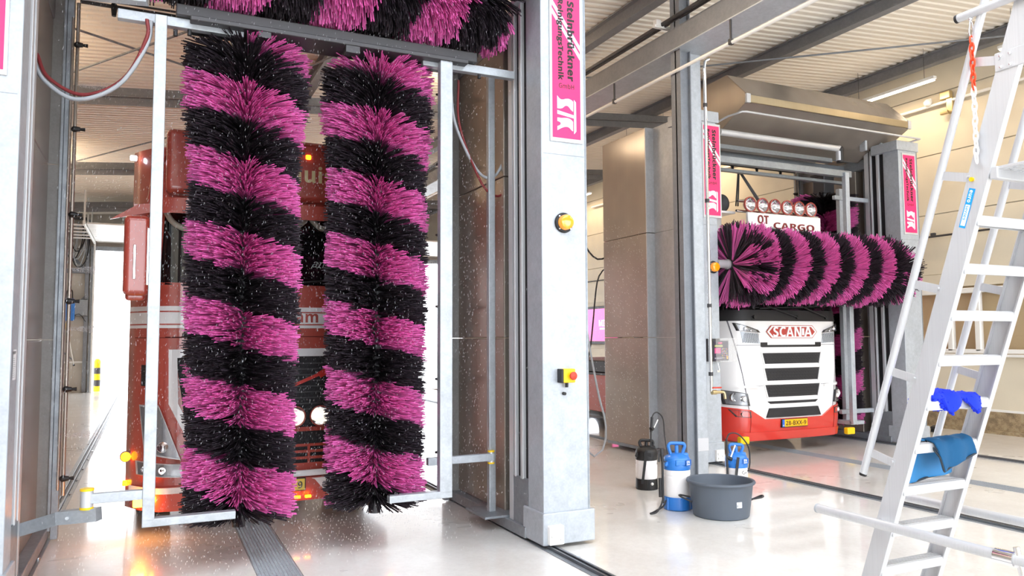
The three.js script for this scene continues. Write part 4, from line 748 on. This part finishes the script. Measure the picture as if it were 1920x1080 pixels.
// ------------------------------------------------------------------ platform ladder
const sz = (y) => -3.33 + 0.335 * y;                       // far edge of the stiles
{
  const t = thing('platform_ladder', 'aluminium platform ladder with handrails at the right edge', 'ladder', [0, 0, 0]);
  const XL = 3.70, XR = 4.24, dir = [0, 1, 0.335], n = Math.hypot(1, 0.335);
  const stile = (x, s) => {
    const a = [x, 0.03, sz(0.03) + 0.055], b = [x, 3.75, sz(3.75) + 0.055], upv = [0, -0.335, 1];
    const m = part('stile', [beam(a, b, 0.014, 0.104, upv), beam([x - s * 0.012, 0.03, a[2] - 0.05], [x - s * 0.012, 3.75, b[2] - 0.05], 0.034, 0.006, upv), beam([x - s * 0.012, 0.03, a[2] + 0.05], [x - s * 0.012, 3.75, b[2] + 0.05], 0.036, 0.008, upv)], M.alu, t);
    part('foot', rbox(0.05, 0.04, 0.13, 0.01, x, 0.02, sz(0) + 0.06), M.rubber, m);
    return m;
  };
  const L = stile(XL, -1), R = stile(XR, 1);
  for (let k = 1; k <= 10; k++) {
    const y = 0.0215 + 0.2347 * k, z = sz(y) + 0.06;
    const st = part('step', [rspan(XL + 0.005, XR - 0.005, y - 0.006, y + 0.012, z - 0.045, z + 0.045, 0.005), rspan(XL + 0.005, XR - 0.005, y - 0.04, y + 0.01, z + 0.038, z + 0.047, 0.004), rspan(XL + 0.005, XR - 0.005, y - 0.03, y + 0.01, z - 0.047, z - 0.04, 0.003)], M.alu, t);
    part('tread_ribs', [-2, -1, 0, 1, 2].map((i) => span(XL + 0.02, XR - 0.02, y + 0.011, y + 0.015, z + i * 0.016 - 0.003, z + i * 0.016 + 0.003)), M.alu, st);
  }
  for (const [x, s] of [[XL - 0.005, 1], [XR + 0.005, -1]]) {
    const off = -0.16, y0 = 1.0, y1 = 3.78, h = part('handrail', rod([x, y0, sz(y0) + off], [x, y1, sz(y1) + off], 0.02, 16), M.alu, t);
    part('end_cap', rod([x, y0 - 0.006, sz(y0) + off - 0.002], [x, y0 + 0.008, sz(y0) + off + 0.002], 0.0205, 16), M.black, h);
    for (const y of [1.10, 1.56, 2.03, 2.58, 3.12]) part('rail_bracket', [beam([x, y + 0.03, sz(y + 0.03) + off + 0.01], [x, y - 0.01, sz(y - 0.01) + 0.02], 0.006, 0.045, [0, 1, -0.3]), cyl(0.007, 0.016, x - s * 0.006, y - 0.002, sz(y) + 0.005, 'x', 0.007, 8)], M.alu, h);
  }
  const pl = part('corner_plate', rspan(XL - 0.014, XL - 0.006, 3.06, 3.15, sz(3.1) - 0.01, sz(3.1) + 0.6, 0.003, 1), M.alu, L);
  part('rivet', [[0.02, 3.075], [0.065, 3.075], [0.02, 3.13], [0.065, 3.13]].map(([d, y]) => ball(0.009, XL - 0.014, y, sz(3.1) + d, 8)), M.chrome, L);
  const tg = part('guard_bar', rod([XL - 0.03, 3.386, -2.47], [XL - 0.03, 3.386, -1.1], 0.021, 16), M.alu, t);
  part('end_cap', cyl(0.0215, 0.014, XL - 0.03, 3.386, -2.468, 'z'), M.black, tg);
  part('guard_bar', rod([XR + 0.03, 3.386, -2.4], [XR + 0.03, 3.386, -1.1], 0.021, 16), M.alu, t);
  const deck = part('deck', [rspan(XL + 0.01, XR - 0.01, 2.59, 2.605, -2.33, -1.3, 0.003, 1), rspan(XL, XR, 2.545, 2.605, -2.36, -2.32, 0.006)], M.alu, t);
  const chk = []; for (let i = 0; i < 14; i++) for (let j = 0; j < 26; j++) chk.push(box(0.026, 0.003, 0.006).rotateY((i + j) % 2 ? 0.8 : -0.8).translate(XL + 0.04 + i * 0.036, 2.5885, -2.30 + j * 0.038));
  tag(part('tread_pattern', chk, M.alu, deck), null, null, null, 'stuff');
  for (const x of [XL, XR]) {
    part('rear_leg', [beam([x, 2.58, -1.32], [x, 0.02, -0.75], 0.03, 0.06), rod([x, 3.386, -1.1], [x, 2.6, -1.3], 0.02)], M.alu, t);
    const sb = part('support_bar', rod([x === XL ? XL - 0.1 : XR + 0.1, 0.77, -3.40], [x === XL ? XL - 0.1 : XR + 0.1, 0.755, -0.9], 0.026, 18), M.alu, t);
    part('end_cap', cyl(0.027, 0.012, x === XL ? XL - 0.1 : XR + 0.1, 0.77, -3.402, 'z', 0.027, 20), M.hoseGrey, sb);
    part('clamp', [cyl(0.034, 0.09, x === XL ? XL - 0.1 : XR + 0.1, 0.762, -2.3, 'z'), cyl(0.012, 0.12, x === XL ? XL - 0.06 : XR + 0.06, 0.765, -3.05, 'x'), rod([x === XL ? XL - 0.1 : XR + 0.1, 0.82, -2.25], [x === XL ? XL - 0.1 : XR + 0.1, 0.66, -2.22], 0.014)], M.chrome, sb);
  }
  part('brand_sticker', [new THREE.PlaneGeometry(0.034, 0.2).rotateY(-Math.PI / 2).applyMatrix4(new THREE.Matrix4().makeRotationX(Math.atan(0.335))).translate(XL - 0.0085, 2.42, sz(2.42) + 0.045)], S({ map: canvasTex(68, 400, (g, w, h) => { g.fillStyle = '#1e9bea'; g.fillRect(0, 0, w, h); g.save(); g.translate(w / 2, 14); g.rotate(Math.PI / 2); g.fillStyle = '#fff'; g.textBaseline = 'middle'; g.font = 'bold 58px sans-serif'; g.fillText('euro', 0, 0); g.fillRect(150, -24, 214, 48); g.fillStyle = '#1e9bea'; g.font = 'bold 46px sans-serif'; g.save(); g.translate(158, 2); g.scale(1.15, 1); g.fillText('series', 0, 0); g.restore(); g.restore(); }), roughness: 0.4 }), L, true);
  part('yellow_stud', [cyl(0.011, 0.012, XL - 0.012, 2.56, sz(2.56) + 0.03, 'x', 0.011, 12)], M.yellow, L);
  // chain hanging from the guard bar
  const c = thing('barrier_chain', 'plastic chain with red upper links and white lower links hanging from the ladder', 'chain', [XL - 0.03, 3.36, -2.40]);
  part('snap_hook', [tube([[0, 0, 0], [0.012, -0.03, 0], [0.014, -0.08, 0], [0, -0.10, 0], [-0.014, -0.08, 0], [-0.008, -0.03, 0], [0, 0, 0]], 0.004, 30, 6), ball(0.011, 0, 0, 0, 10)], M.chrome, c);
  const lg = metreUV(merged(new THREE.TorusGeometry(0.0145, 0.0046, 8, 20).scale(1, 1.62, 1)));
  for (let i = 0; i < 17; i++) { const k = new THREE.Mesh(lg, i < 7 ? M.chainRed : M.chainWhite); k.name = numbered('chain_link'); k.position.set(rr(-0.002, 0.002), -0.112 - i * 0.037, 0.0); k.rotation.set(rr(-0.06, 0.06), i % 2 ? 1.25 : 0.2, rr(-0.08, 0.08)); k.castShadow = k.receiveShadow = true; c.add(k); }
}
// ------------------------------------------------------------------ cloths over the steps
function drape(fn, nu, nv, thick) {                        // closed sheet from fn(u, v) -> [x, y, z]
  const pos = [], idx = [], g0 = new THREE.BufferGeometry();
  for (let j = 0; j <= nv; j++) for (let i = 0; i <= nu; i++) pos.push(...fn(i / nu, j / nv));
  for (let j = 0; j < nv; j++) for (let i = 0; i < nu; i++) { const a = j * (nu + 1) + i; idx.push(a, a + 1, a + nu + 1, a + 1, a + nu + 2, a + nu + 1); }
  g0.setAttribute('position', new THREE.Float32BufferAttribute(pos, 3)); g0.setIndex(idx); g0.computeVertexNormals();
  const n = g0.attributes.normal, N = (nu + 1) * (nv + 1), p2 = pos.slice();
  for (let i = 0; i < N; i++) p2.push(pos[3 * i] - n.getX(i) * thick, pos[3 * i + 1] - n.getY(i) * thick, pos[3 * i + 2] - n.getZ(i) * thick);
  const id2 = idx.slice(); for (let k = 0; k < idx.length; k += 3) id2.push(N + idx[k], N + idx[k + 2], N + idx[k + 1]);
  const edge = (a, b) => id2.push(a, N + a, b, b, N + a, N + b);
  for (let i = 0; i < nu; i++) { edge(i, i + 1); edge(nv * (nu + 1) + i + 1, nv * (nu + 1) + i); }
  for (let j = 0; j < nv; j++) { edge((j + 1) * (nu + 1), j * (nu + 1)); edge(j * (nu + 1) + nu, (j + 1) * (nu + 1) + nu); }
  const g = new THREE.BufferGeometry(); g.setAttribute('position', new THREE.Float32BufferAttribute(p2, 3)); g.setIndex(id2); g.computeVertexNormals(); return g;
}
function overStep(y, zc, half, s) {                        // s in metres along the cloth, 0 on top of the step; > 0 towards the viewer
  const a = Math.abs(s), k = Math.sign(s);
  if (a < half) return [y + 0.016 + 0.012 * (1 - (a / half) ** 2), zc + s];
  const d = a - half; return [y + 0.012 - d, zc + k * (half + Math.min(0.01, d * 0.3))];
}
{
  const y6 = 0.0215 + 0.2347 * 6, z6 = sz(y6) + 0.06;
  const t = thing('wash_mitt', 'bright blue chenille wash mitt draped over a ladder step above the teal towel', 'wash mitt', [0, 0, 0]);
  const lenF = (u) => 0.045 + (u < 0.22 ? 0.0 : 0.07 * Math.exp(-(((u - 0.36) / 0.13) ** 2)) + 0.075 * Math.exp(-(((u - 0.86) / 0.13) ** 2)));
  const f = (u, v) => { const s = -0.12 + v * (0.12 + lenF(u) + 0.01); const [y, z] = overStep(y6, z6, 0.052, s); return [3.725 + u * 0.385, y + 0.008 + 0.016 * Math.sin(u * 5.3) * Math.max(0, 1 - Math.abs(s) / 0.06), z + 0.012 * Math.sin(u * 17)]; };
  part('mitt_body', drape(f, 40, 24, 0.02), M.mitt, t);
  const fin = [];
  for (let i = 0; i < 650; i++) { const u = rnd(), v = rnd(), p = f(u, v); const nn = V(rr(-0.35, 0.35), p[1] - y6 + 0.02, p[2] - z6).normalize(); nn.add(V(rr(-0.4, 0.4), rr(-0.4, 0.4), rr(-0.3, 0.3))).normalize(); const g = new THREE.CapsuleGeometry(0.008, 0.018, 2, 6); g.applyQuaternion(new THREE.Quaternion().setFromUnitVectors(V(0, 1, 0), nn)).translate(p[0] + nn.x * 0.009, p[1] + nn.y * 0.009, p[2] + nn.z * 0.009); fin.push(g); }
  tag(part('chenille_fingers', fin, M.mitt, t), null, null, null, 'stuff');
  const y5 = 0.0215 + 0.2347 * 5, z5 = sz(y5) + 0.06;
  const w = thing('drying_towel', 'teal drying towel with a dark edge folded over a lower ladder step', 'towel', [0, 0, 0]);
  const top = (u, v) => { const s = -0.06 + v * (0.06 + 0.052 + 0.145 - 0.075 * u), [y, z] = overStep(y5, z5, 0.05, s); return [3.80 + 0.09 * v + u * (0.335 - 0.06 * v), y - 0.006 + 0.006 * Math.sin(u * 14) * (s > 0 ? 1 : 0.3) + 0.01 * u * (1 - v), z + 0.010 * Math.sin(u * 11 + v * 2) * v + 0.004]; };
  part('velvet_side', drape(top, 40, 24, 0.008), M.towel, w);
  const back = (u, v) => { const s = 0.02 - v * (0.02 + 0.05 + 0.225 - 0.03 * u), [y, z] = overStep(y5, z5, 0.05, s); return [3.80 - 0.035 * v + u * (0.36 + 0.02 * v) + 0.0, y, z - 0.004 + 0.014 * Math.sin(u * 9 + 1) * v]; };
  part('smooth_side', drape(back, 40, 24, 0.006), M.towelSmooth, w);
  const hem = (fn, pts) => tube(pts.map(([u, v]) => fn(u, v)), 0.006, 60, 6, 0.1);
  part('dark_hem', [hem(top, [[0, 0.3], [0, 0.7], [0, 1], [0.3, 1], [0.6, 1], [1, 1], [1, 0.6]]), hem(back, [[0, 0.3], [0, 0.8], [0.02, 0.97], [0.08, 1], [0.5, 1], [0.95, 1], [1, 0.9], [1, 0.4]])], S({ color: 0x2c3640, roughness: 0.8 }), w);
}
// ------------------------------------------------------------------ sprayers and tub
function sprayer(x, z, turn, r, hs, cap, label, strapOn, textOn) {   // hs = heights: base, tank top, head top, handle top
  const t = thing('pressure_sprayer', label, 'sprayer', [x, 0, z], turn);
  const [hb, ht, hh, hk] = hs;
  part('base', lathe([[0, 0.0], [r * 0.98, 0.0], [r * 1.02, 0.015], [r * 1.0, hb], [r * 0.9, hb]], 36), cap, t);
  part('base_ribs', [0, 1, 2, 3, 4, 5].map((i) => rbox(0.02, hb * 0.9, 0.012, 0.004, r * 1.0 * Math.sin(i * 1.05), hb * 0.48, r * 1.0 * Math.cos(i * 1.05))), cap, t);
  part('tank', lathe([[r * 0.9, hb - 0.01], [r * 0.96, hb], [r * 0.985, hb + 0.03], [r * 0.985, hb + (ht - hb) * 0.62], [r * 0.94, hb + (ht - hb) * 0.66], [r * 0.94, hb + (ht - hb) * 0.70], [r * 0.97, hb + (ht - hb) * 0.74], [r * 0.95, ht], [r * 0.6, ht + 0.03]], 36), M.tank, t);
  const head = part('head', [lathe([[r * 0.97, ht - 0.035], [r * 1.0, ht - 0.03], [r * 1.0, ht + (hh - ht) * 0.45], [r * 0.9, ht + (hh - ht) * 0.7], [r * 0.55, hh - 0.01], [r * 0.3, hh], [0, hh]], 36), rbox(r * 0.8, (hh - ht) * 0.5, r * 0.5, 0.015, 0, ht + (hh - ht) * 0.32, r * 0.75), rbox(r * 0.5, 0.06, r * 0.5, 0.015, r * 0.6, hh - 0.03, 0)], cap, t);
  part('handle', [tube([[-r * 0.42, hh - 0.03, 0], [-r * 0.62, hk - 0.03, 0], [-r * 0.45, hk, 0], [r * 0.5, hk - 0.005, 0], [r * 0.62, hk - 0.035, 0], [r * 0.40, hh - 0.02, 0]], 0.018, 40, 8, 0.25), cyl(0.02, hk - hh + 0.04, 0, (hk + hh) / 2 - 0.04, 0)], cap, t);
  if (strapOn) part('carry_strap', [beam([-r * 0.10, ht + 0.09, r * 1.06], [-r * 0.5, hb * 0.6, r * 1.02], 0.03, 0.006, [0, 0, 1])], M.black, t);
  part('valve', [cyl(0.016, 0.04, -r * 0.9, ht + 0.03, r * 0.5), ball(0.02, -r * 0.95, ht + 0.02, r * 0.55, 10)], cap, t);
  if (textOn) part('side_print', new THREE.PlaneGeometry(0.09, 0.06).rotateY(0.6).translate(r * 0.60, ht + 0.045, r * 0.90), S({ map: canvasTex(180, 120, (g, w, h) => { g.fillStyle = '#1d62b8'; g.fillRect(0, 0, w, h); g.fillStyle = '#f2f4f8'; g.font = 'bold 78px sans-serif'; g.fillText(textOn, 30, 74); g.fillRect(30, 90, 110, 14); }), roughness: 0.4 }), t, true);
  return t;
}
const spA = sprayer(5.37, -7.66, -0.5, 0.128, [0.125, 0.375, 0.50, 0.565], M.black, 'black and white pressure sprayer with its lance raised, nearest the steel cabinet', true);
const SA = (x, y, z) => V(x, y, z).applyAxisAngle(V(0, 1, 0), 0.5).toArray();
part('lance', [rod(SA(0.02, 0.46, 0.06), SA(0.05, 0.66, 0.03), 0.010), rod(SA(0.05, 0.66, 0.03), SA(0.09, 0.83, 0.0), 0.016), rod(SA(0.035, 0.70, 0.05), SA(0.075, 0.69, 0.03), 0.016), rbox(0.06, 0.03, 0.03, 0.008, ...SA(0.07, 0.70, 0.02))], M.black, spA);
part('trigger', rod(SA(0.09, 0.70, 0.03), SA(0.16, 0.80, 0.02), 0.007), M.pvc, spA);
part('hose', tube([SA(0.09, 0.83, 0.0), SA(0.12, 0.875, 0), SA(0.18, 0.88, 0), SA(0.25, 0.80, 0), SA(0.27, 0.6, 0.0), SA(0.27, 0.35, 0.06), SA(0.26, 0.06, 0.12), SA(0.12, 0.02, 0.18), SA(0.08, 0.015, 0.12)], 0.008, 70, 6), M.hoseBlack, spA);
part('knob', [ball(0.018, 0.05, 0.075, 0.125, 10)], M.pvc, spA);
const spB = sprayer(5.03, -6.63, -0.35, 0.142, [0.135, 0.445, 0.575, 0.675], M.blue, 'tall blue and white foam sprayer left of the grey tub', false, 'EN');
part('lance', [rod([-0.175, 0.63, 0.05], [-0.17, 0.5, 0.06], 0.017), rod([-0.17, 0.5, 0.06], [-0.18, 0.08, 0.10], 0.013), rod([-0.2, 0.33, 0.07], [-0.2, 0.14, 0.08], 0.02), rbox(0.09, 0.014, 0.02, 0.005, -0.13, 0.495, 0.06), rbox(0.02, 0.12, 0.014, 0.004, -0.205, 0.55, 0.05)], M.hoseBlack, spB);
part('hose', tube([[-0.18, 0.12, 0.09], [-0.22, 0.06, 0.14], [-0.29, 0.015, 0.22], [-0.36, 0.012, 0.25], [-0.30, 0.02, 0.2], [-0.18, 0.05, 0.1], [-0.14, 0.10, 0.06]], 0.009, 50, 6), M.hoseBlack, spB);
const spC = sprayer(6.02, -6.85, -0.45, 0.125, [0.12, 0.36, 0.49, 0.575], M.blue, 'smaller blue and white sprayer with a black strap, behind the grey tub', true, 'EN');
part('lance', [rod([-0.12, 0.64, 0.06], [-0.125, 0.14, 0.10], 0.014), rod([-0.12, 0.44, 0.07], [-0.07, 0.42, 0.10], 0.02)], M.hoseBlack, spC);
part('hose', tube([[-0.12, 0.64, 0.06], [-0.08, 0.70, 0.05], [0.02, 0.69, 0.04], [0.13, 0.56, 0.02], [0.155, 0.4, 0.0], [0.15, 0.3, -0.02]], 0.008, 40, 6), M.hoseBlack, spC);
part('trigger', rod([-0.085, 0.45, 0.1], [-0.035, 0.58, 0.1], 0.009), M.pvc, spC);
part('hand_writing', tube([[0.05, 0.30, 0.118], [0.03, 0.28, 0.123], [0.05, 0.26, 0.12], [0.065, 0.28, 0.112], [0.075, 0.27, 0.106], [0.085, 0.285, 0.098]], 0.0025, 30, 5), M.black, spC);
{
  const t = thing('mortar_tub', 'round dark grey plastic tub on the floor beside the blue sprayers', 'tub', [5.24, 0, -6.2]);
  part('tub_wall', lathe([[0, 0.0], [0.262, 0.0], [0.275, 0.012], [0.312, 0.30], [0.318, 0.325], [0.335, 0.328], [0.340, 0.338], [0.334, 0.352], [0.318, 0.355], [0.308, 0.345], [0.268, 0.02], [0, 0.012]], 56), M.bucket, t);
  for (const [a, w] of [[1.0, 1], [4.2, 1]]) part('grip', tube([[0.30 * Math.sin(a - 0.1), 0.17, 0.30 * Math.cos(a - 0.1)], [0.40 * Math.sin(a - 0.06), 0.19, 0.40 * Math.cos(a - 0.06)], [0.41 * Math.sin(a + 0.14), 0.19, 0.41 * Math.cos(a + 0.14)], [0.30 * Math.sin(a + 0.2), 0.14, 0.30 * Math.cos(a + 0.2)]], 0.009, 24, 6), M.hoseBlack, t);
  part('sticker', new THREE.PlaneGeometry(0.06, 0.055, 6, 1).translate(0, 0, 0.3).rotateX(0.0).translate(0.0, 0.155, -0.003).rotateY(-0.08), S({ map: canvasTex(120, 110, (g, w, h) => { g.fillStyle = '#eceef2'; g.fillRect(0, 0, w, h); g.fillStyle = '#8a9098'; for (let i = 0; i < 5; i++) g.fillRect(50, 20 + i * 16, 55, 6); g.fillRect(8, 50, 26, 44); }), roughness: 0.5 }), t, true);
}
// ------------------------------------------------------------------ further back
{
  const hoses = [['black hose hanging down in front of the pink screen', [[7.3, 3.0, -11], [7.0, 2.98, -11], [6.8, 2.79, -11], [6.72, 2.36, -11], [6.69, 2.08, -11], [6.61, 1.55, -11], [6.2, 1.05, -10.6], [4.6, 1.0, -8.6], [3.6, 1.2, -7.6]], M.hoseBlack, 0.013], ['grey pressure hose looping to the floor between the gantry and the steel cabinet', [[3.6, 2.9, -7.6], [4.6, 2.9, -8.7], [5.7, 2.72, -9.8], [5.82, 2.48, -9.9], [5.95, 1.65, -9.9], [6.1, 0.93, -9.9], [6.21, 0.53, -9.9], [6.2, 0.2, -9.9], [6.05, 0.03, -9.9], [5.88, 0.12, -9.9], [5.86, 0.47, -9.9], [5.82, 1.02, -9.9], [5.6, 1.5, -9.7], [4.5, 1.7, -8.6], [3.6, 1.8, -7.6]], M.hoseGrey, 0.017],
    ['black hose loop high on the wall side of the steel cabinet', [[3.6, 3.9, -7.6], [4.6, 3.9, -8.7], [6.2, 3.9, -10.7], [6.46, 3.58, -11], [6.58, 3.27, -11], [6.78, 3.10, -11], [7.0, 3.16, -11], [7.3, 3.35, -11]], M.hoseBlack, 0.015]];
  for (const [label, pts, m, r] of hoses) tag(part('hose', tube(pts, r, 60, 8), m), label, 'hose');
  const s = thing('light_sign', 'backlit pink sign with white lettering on the far cream wall', 'illuminated sign', [13.9, 2.22, -22.4]);
  part('sign_case', rspan(-0.02, 0.1, -0.66, 0.64, -1.0, 1.2, 0.02), M.darkSteel, s);
  part('lit_face', new THREE.PlaneGeometry(2.0, 1.1).rotateY(-Math.PI / 2).translate(-0.026, 0, 0.1), (() => { const map = canvasTex(800, 440, (g, w, h) => { g.fillStyle = '#ff4aa0'; g.fillRect(0, 0, w, h); g.fillStyle = '#fff'; g.font = 'bold 120px sans-serif'; g.fillText('MICRO', 330, 240); g.fillRect(360, 262, 400, 22); }); return S({ color: 0x000000, emissive: 0xffffff, emissiveMap: map, emissiveIntensity: 1.1, roughness: 0.3 }); })(), s, true);
  const rl = new THREE.RectAreaLight(0xff4aa0, 1.0, 2.0, 1.1); rl.position.set(-0.04, 0, 0.1); rl.rotation.y = Math.PI / 2; s.add(rl);
  const c1 = thing('wall_conduit', 'white pipe with clamps running high along the cream wall', 'conduit', [13.98, 6.36, 0]);
  part('pipe_run', cyl(0.03, 22, 0, 0, -12, 'z'), M.pvc, c1);
  part('camera_ball', [ball(0.075, -0.06, 0.06, -10.05), rbox(0.06, 0.1, 0.12, 0.02, -0.02, 0.1, -10.05)], M.pvc, c1);
  part('junction_box', [rbox(0.1, 0.16, 0.22, 0.02, 0, 0.12, -9.7), rbox(0.1, 0.3, 0.14, 0.02, 0.02, -0.1, -9.62), rbox(0.08, 0.08, 0.16, 0.02, -0.03, -0.22, -9.72)], M.brass, c1);
  const c2 = thing('wall_pipe', 'thin dark pipe halfway up the cream wall behind the ladder', 'pipe', [13.98, 3.75, 0]);
  part('pipe_run', cyl(0.02, 24, 0, 0, -13, 'z'), M.darkSteel, c2);
  for (const z of [-10.1, -14, -18, -6]) part('pipe_clamp', [rbox(0.06, 0.09, 0.09, 0.01, 0.02, 0.03, z)], M.darkSteel, c2);
  const b = thing('floor_brush', 'small black scrubbing brush on the floor by the cream wall', 'brush', [13.4, 0, -9.8], 0.5);
  part('brush_block', rbox(0.36, 0.04, 0.09, 0.01, 0, 0.085, 0), M.black, b);
  const fib = []; for (let i = 0; i < 24; i++) for (let j = 0; j < 5; j++) fib.push(rod([-0.165 + i * 0.0143, 0.07, -0.034 + j * 0.017], [-0.17 + i * 0.0148, 0.002, -0.04 + j * 0.02], 0.004, 4));
  tag(part('bristles', fib, M.rubber, b), null, null, null, 'stuff');
  const bo = thing('bollard', 'yellow and grey banded bollard outside the far left door', 'bollard', [-1.62, -0.06, -30.9]);
  for (let i = 0; i < 5; i++) part('band', cyl(0.11, 0.215, 0, 0.11 + i * 0.215, 0), i % 2 ? M.darkSteel : M.yellow, bo);
  part('bollard_cap', ball(0.11, 0, 1.08, 0), M.yellow, bo);
  for (const [cx, x0, x1, label] of [[1.1, -1.7, 3.9, 'white sectional door rolled up under the roof at the far left'], [9.25, 6.75, 11.75, 'white sectional door rolled up under the roof behind the white truck']]) {
    const d = thing('sectional_door', label, 'door', [0, 0, 0]);
    const yy = 5.12;
    for (let i = 0; i < 7; i++) part('door_panel', rspan(x0, x1, yy + 0.0, yy + 0.05, -29.4 + i * 0.62, -28.8 + i * 0.62, 0.012), M.pvc, d);
    part('head_panel', rspan(x0, x1, yy + 0.02, yy + 0.5, -29.85, -29.78, 0.012), M.pvc, d);
    for (const x of [x0 - 0.05, x1 + 0.05]) { part('track', [rspan(x - 0.03, x + 0.03, yy - 0.06, yy + 0.06, -29.8, -24.8, 0.01), rspan(x - 0.03, x + 0.03, 0, yy, -29.86, -29.78, 0.01)], M.pvc, d); for (const z of [-28, -26.4, -25]) part('track_hanger', rod([x, yy, z], [x, roofY(x) - 0.05, z], 0.03, 6), M.pvc, d); }
    for (let i = 0; i < 5; i++) part('track_tie', rspan(x0 - 0.6, x0 - 0.05, yy - 0.05, yy - 0.01, -28.4 + i * 0.8, -28.3 + i * 0.8, 0.01), M.pvc, d);
    part('spring_shaft', [cyl(0.05, x1 - x0, (x0 + x1) / 2, yy + 0.35, -29.6, 'x')], M.darkSteel, d);
  }
  const hk = thing('hose_bundle', 'tangle of grey and black hoses hanging on the back wall left of the far door', 'hoses', [-2.5, 0, -29.75]);
  for (let i = 0; i < 9; i++) { const x = rr(-0.5, 0.2), w = rr(0.25, 0.5), y = rr(4.6, 5.3); part('hose', tube([[x, 5.9, 0.05 + i * 0.01], [x + 0.03, y, 0.1], [x + w * 0.5, y - rr(0.3, 0.7), 0.12], [x + w, y, 0.1], [x + w + 0.05, 5.8, 0.05]], 0.022, 30, 6), i % 3 ? M.hoseGrey : M.hoseBlack, hk); }
  part('wall_bracket', [rspan(-0.6, 0.5, 5.85, 5.95, 0, 0.1, 0.01), rspan(-0.6, -0.3, 5.5, 5.56, 0, 0.2, 0.01)], M.darkSteel, hk);
  const wb = thing('wall_brace', 'grey steel braces crossing the panelled wall left of the far door', 'brace', [0, 0, -29.92]);
  part('brace_bar', [beam([-2.95, 5.2, 0], [-1.95, 4.1, 0], 0.1, 0.05, [0, 0, 1]), beam([-2.95, 2.2, 0], [-1.95, 3.3, 0], 0.08, 0.05, [0, 0, 1]), beam([-2.95, 1.7, 0], [-2.3, 1.1, 0], 0.05, 0.05, [0, 0, 1]), rspan(-3.1, -1.87, 4.05, 4.2, -0.03, 0.05, 0.01), rspan(-2.02, -1.9, 0, 5.9, -0.03, 0.06, 0.01)], M.paintSteel, wb);
  const bg = thing('blue_bag', 'blue bag hanging on the wall left of the far door', 'bag', [-2.46, 2.5, -29.72]);
  part('bag_body', rbox(0.36, 0.75, 0.14, 0.06, 0, 0.3, 0, 4), M.blue, bg); part('bag_strap', tube([[-0.1, 0.65, 0], [-0.05, 0.95, 0], [0.08, 0.95, 0], [0.1, 0.65, 0]], 0.02, 16, 6), M.black, bg);
  const lb = thing('tool_board', 'grey steel board with hooks beside the blue bag on the back wall', 'board', [-2.1, 2.6, -29.8]);
  part('plate', rspan(-0.25, 0.2, 0, 0.55, -0.03, 0.03, 0.01), M.galvDark, lb); part('hook', tube([[-0.2, 0, 0.03], [-0.1, 0.05, 0.05], [0.0, 0.02, 0.05], [0.15, -0.2, 0.05]], 0.012, 20, 6), M.black, lb);
  const ln = thing('spray_lance', 'long white and steel spray lance leaning on the wall left of the far door', 'spray lance', [0, 0, -29.8]);
  part('grip', rod([-2.55, 2.35, 0], [-2.42, 1.75, 0.02], 0.035), M.brass, ln); part('tube', rod([-2.42, 1.75, 0.02], [-2.26, 0.95, 0.05], 0.02), M.pvc, ln); part('nozzle', ball(0.035, -2.26, 0.94, 0.05), M.black, ln);
}
// ------------------------------------------------------------------ water in the air
{
  const dg = new THREE.OctahedronGeometry(1, 0), m = new THREE.Matrix4(), q = new THREE.Quaternion(), e = new THREE.Euler();
  const spray = (name, label, list) => {
    const im = new THREE.InstancedMesh(dg, M.water, list.length);
    list.forEach(([x, y, z, w, l, tilt], i) => im.setMatrixAt(i, m.compose(V(x, y, z), q.setFromEuler(e.set(rr(-0.2, 0.2), 0, tilt)), V(w, l, w))));
    im.name = numbered(name); tag(im, label, 'water', null, 'stuff'); scene.add(im);
  };
  const a = [];
  for (let i = 0; i < 13000; i++) { const z = rr(-7.45, -5.75); a.push([rr(-0.6, 2.9), rr(0.05, 4.6), z, rr(0.0005, 0.0010), rr(0.005, 0.013), rr(-0.35, 0.1)]); }
  for (let i = 0; i < 650; i++) a.push([rr(0.0, 2.4), rr(0.02, 0.35), rr(-7.4, -6.2), rr(0.001, 0.002), rr(0.003, 0.008), rr(-0.5, 0.5)]);
  spray('water_spray', 'fine water drops falling through the front gantry around the brushes', a);
  const b = [];
  for (let i = 0; i < 1600; i++) b.push([rr(5.2, 6.8), rr(0.05, 3.4), rr(-9.4, -8.6), rr(0.001, 0.0016), rr(0.006, 0.014), rr(0.2, 0.6)]);
  spray('water_spray', 'water drops in front of the steel cabinet between the bays', b);
  const pf = [];
  for (const y of [4.13, 2.42, 1.88, 0.93]) for (let i = 0; i < 500; i++) { const d = rnd() ** 0.7 * 0.3, s = 0.012 + d * 0.12; pf.push([1.13 - 1.79 + d, y + rr(-1, 1) * s, -7.98 + rr(-1, 1) * s, 0.0022, 0.003, 0]); }
  for (const y of [3.7, 2.6, 1.7, 0.85]) for (let i = 0; i < 250; i++) { const d = rnd() ** 0.7 * 0.22, s = 0.012 + d * 0.12; pf.push([1.13 + 1.79 - d, y + rr(-1, 1) * s, -7.98 + rr(-1, 1) * s, 0.0022, 0.003, 0]); }
  spray('spray_jets', 'white puffs of water leaving the side nozzles behind the red truck brushes', pf);
}

renderer.render(scene, camera);
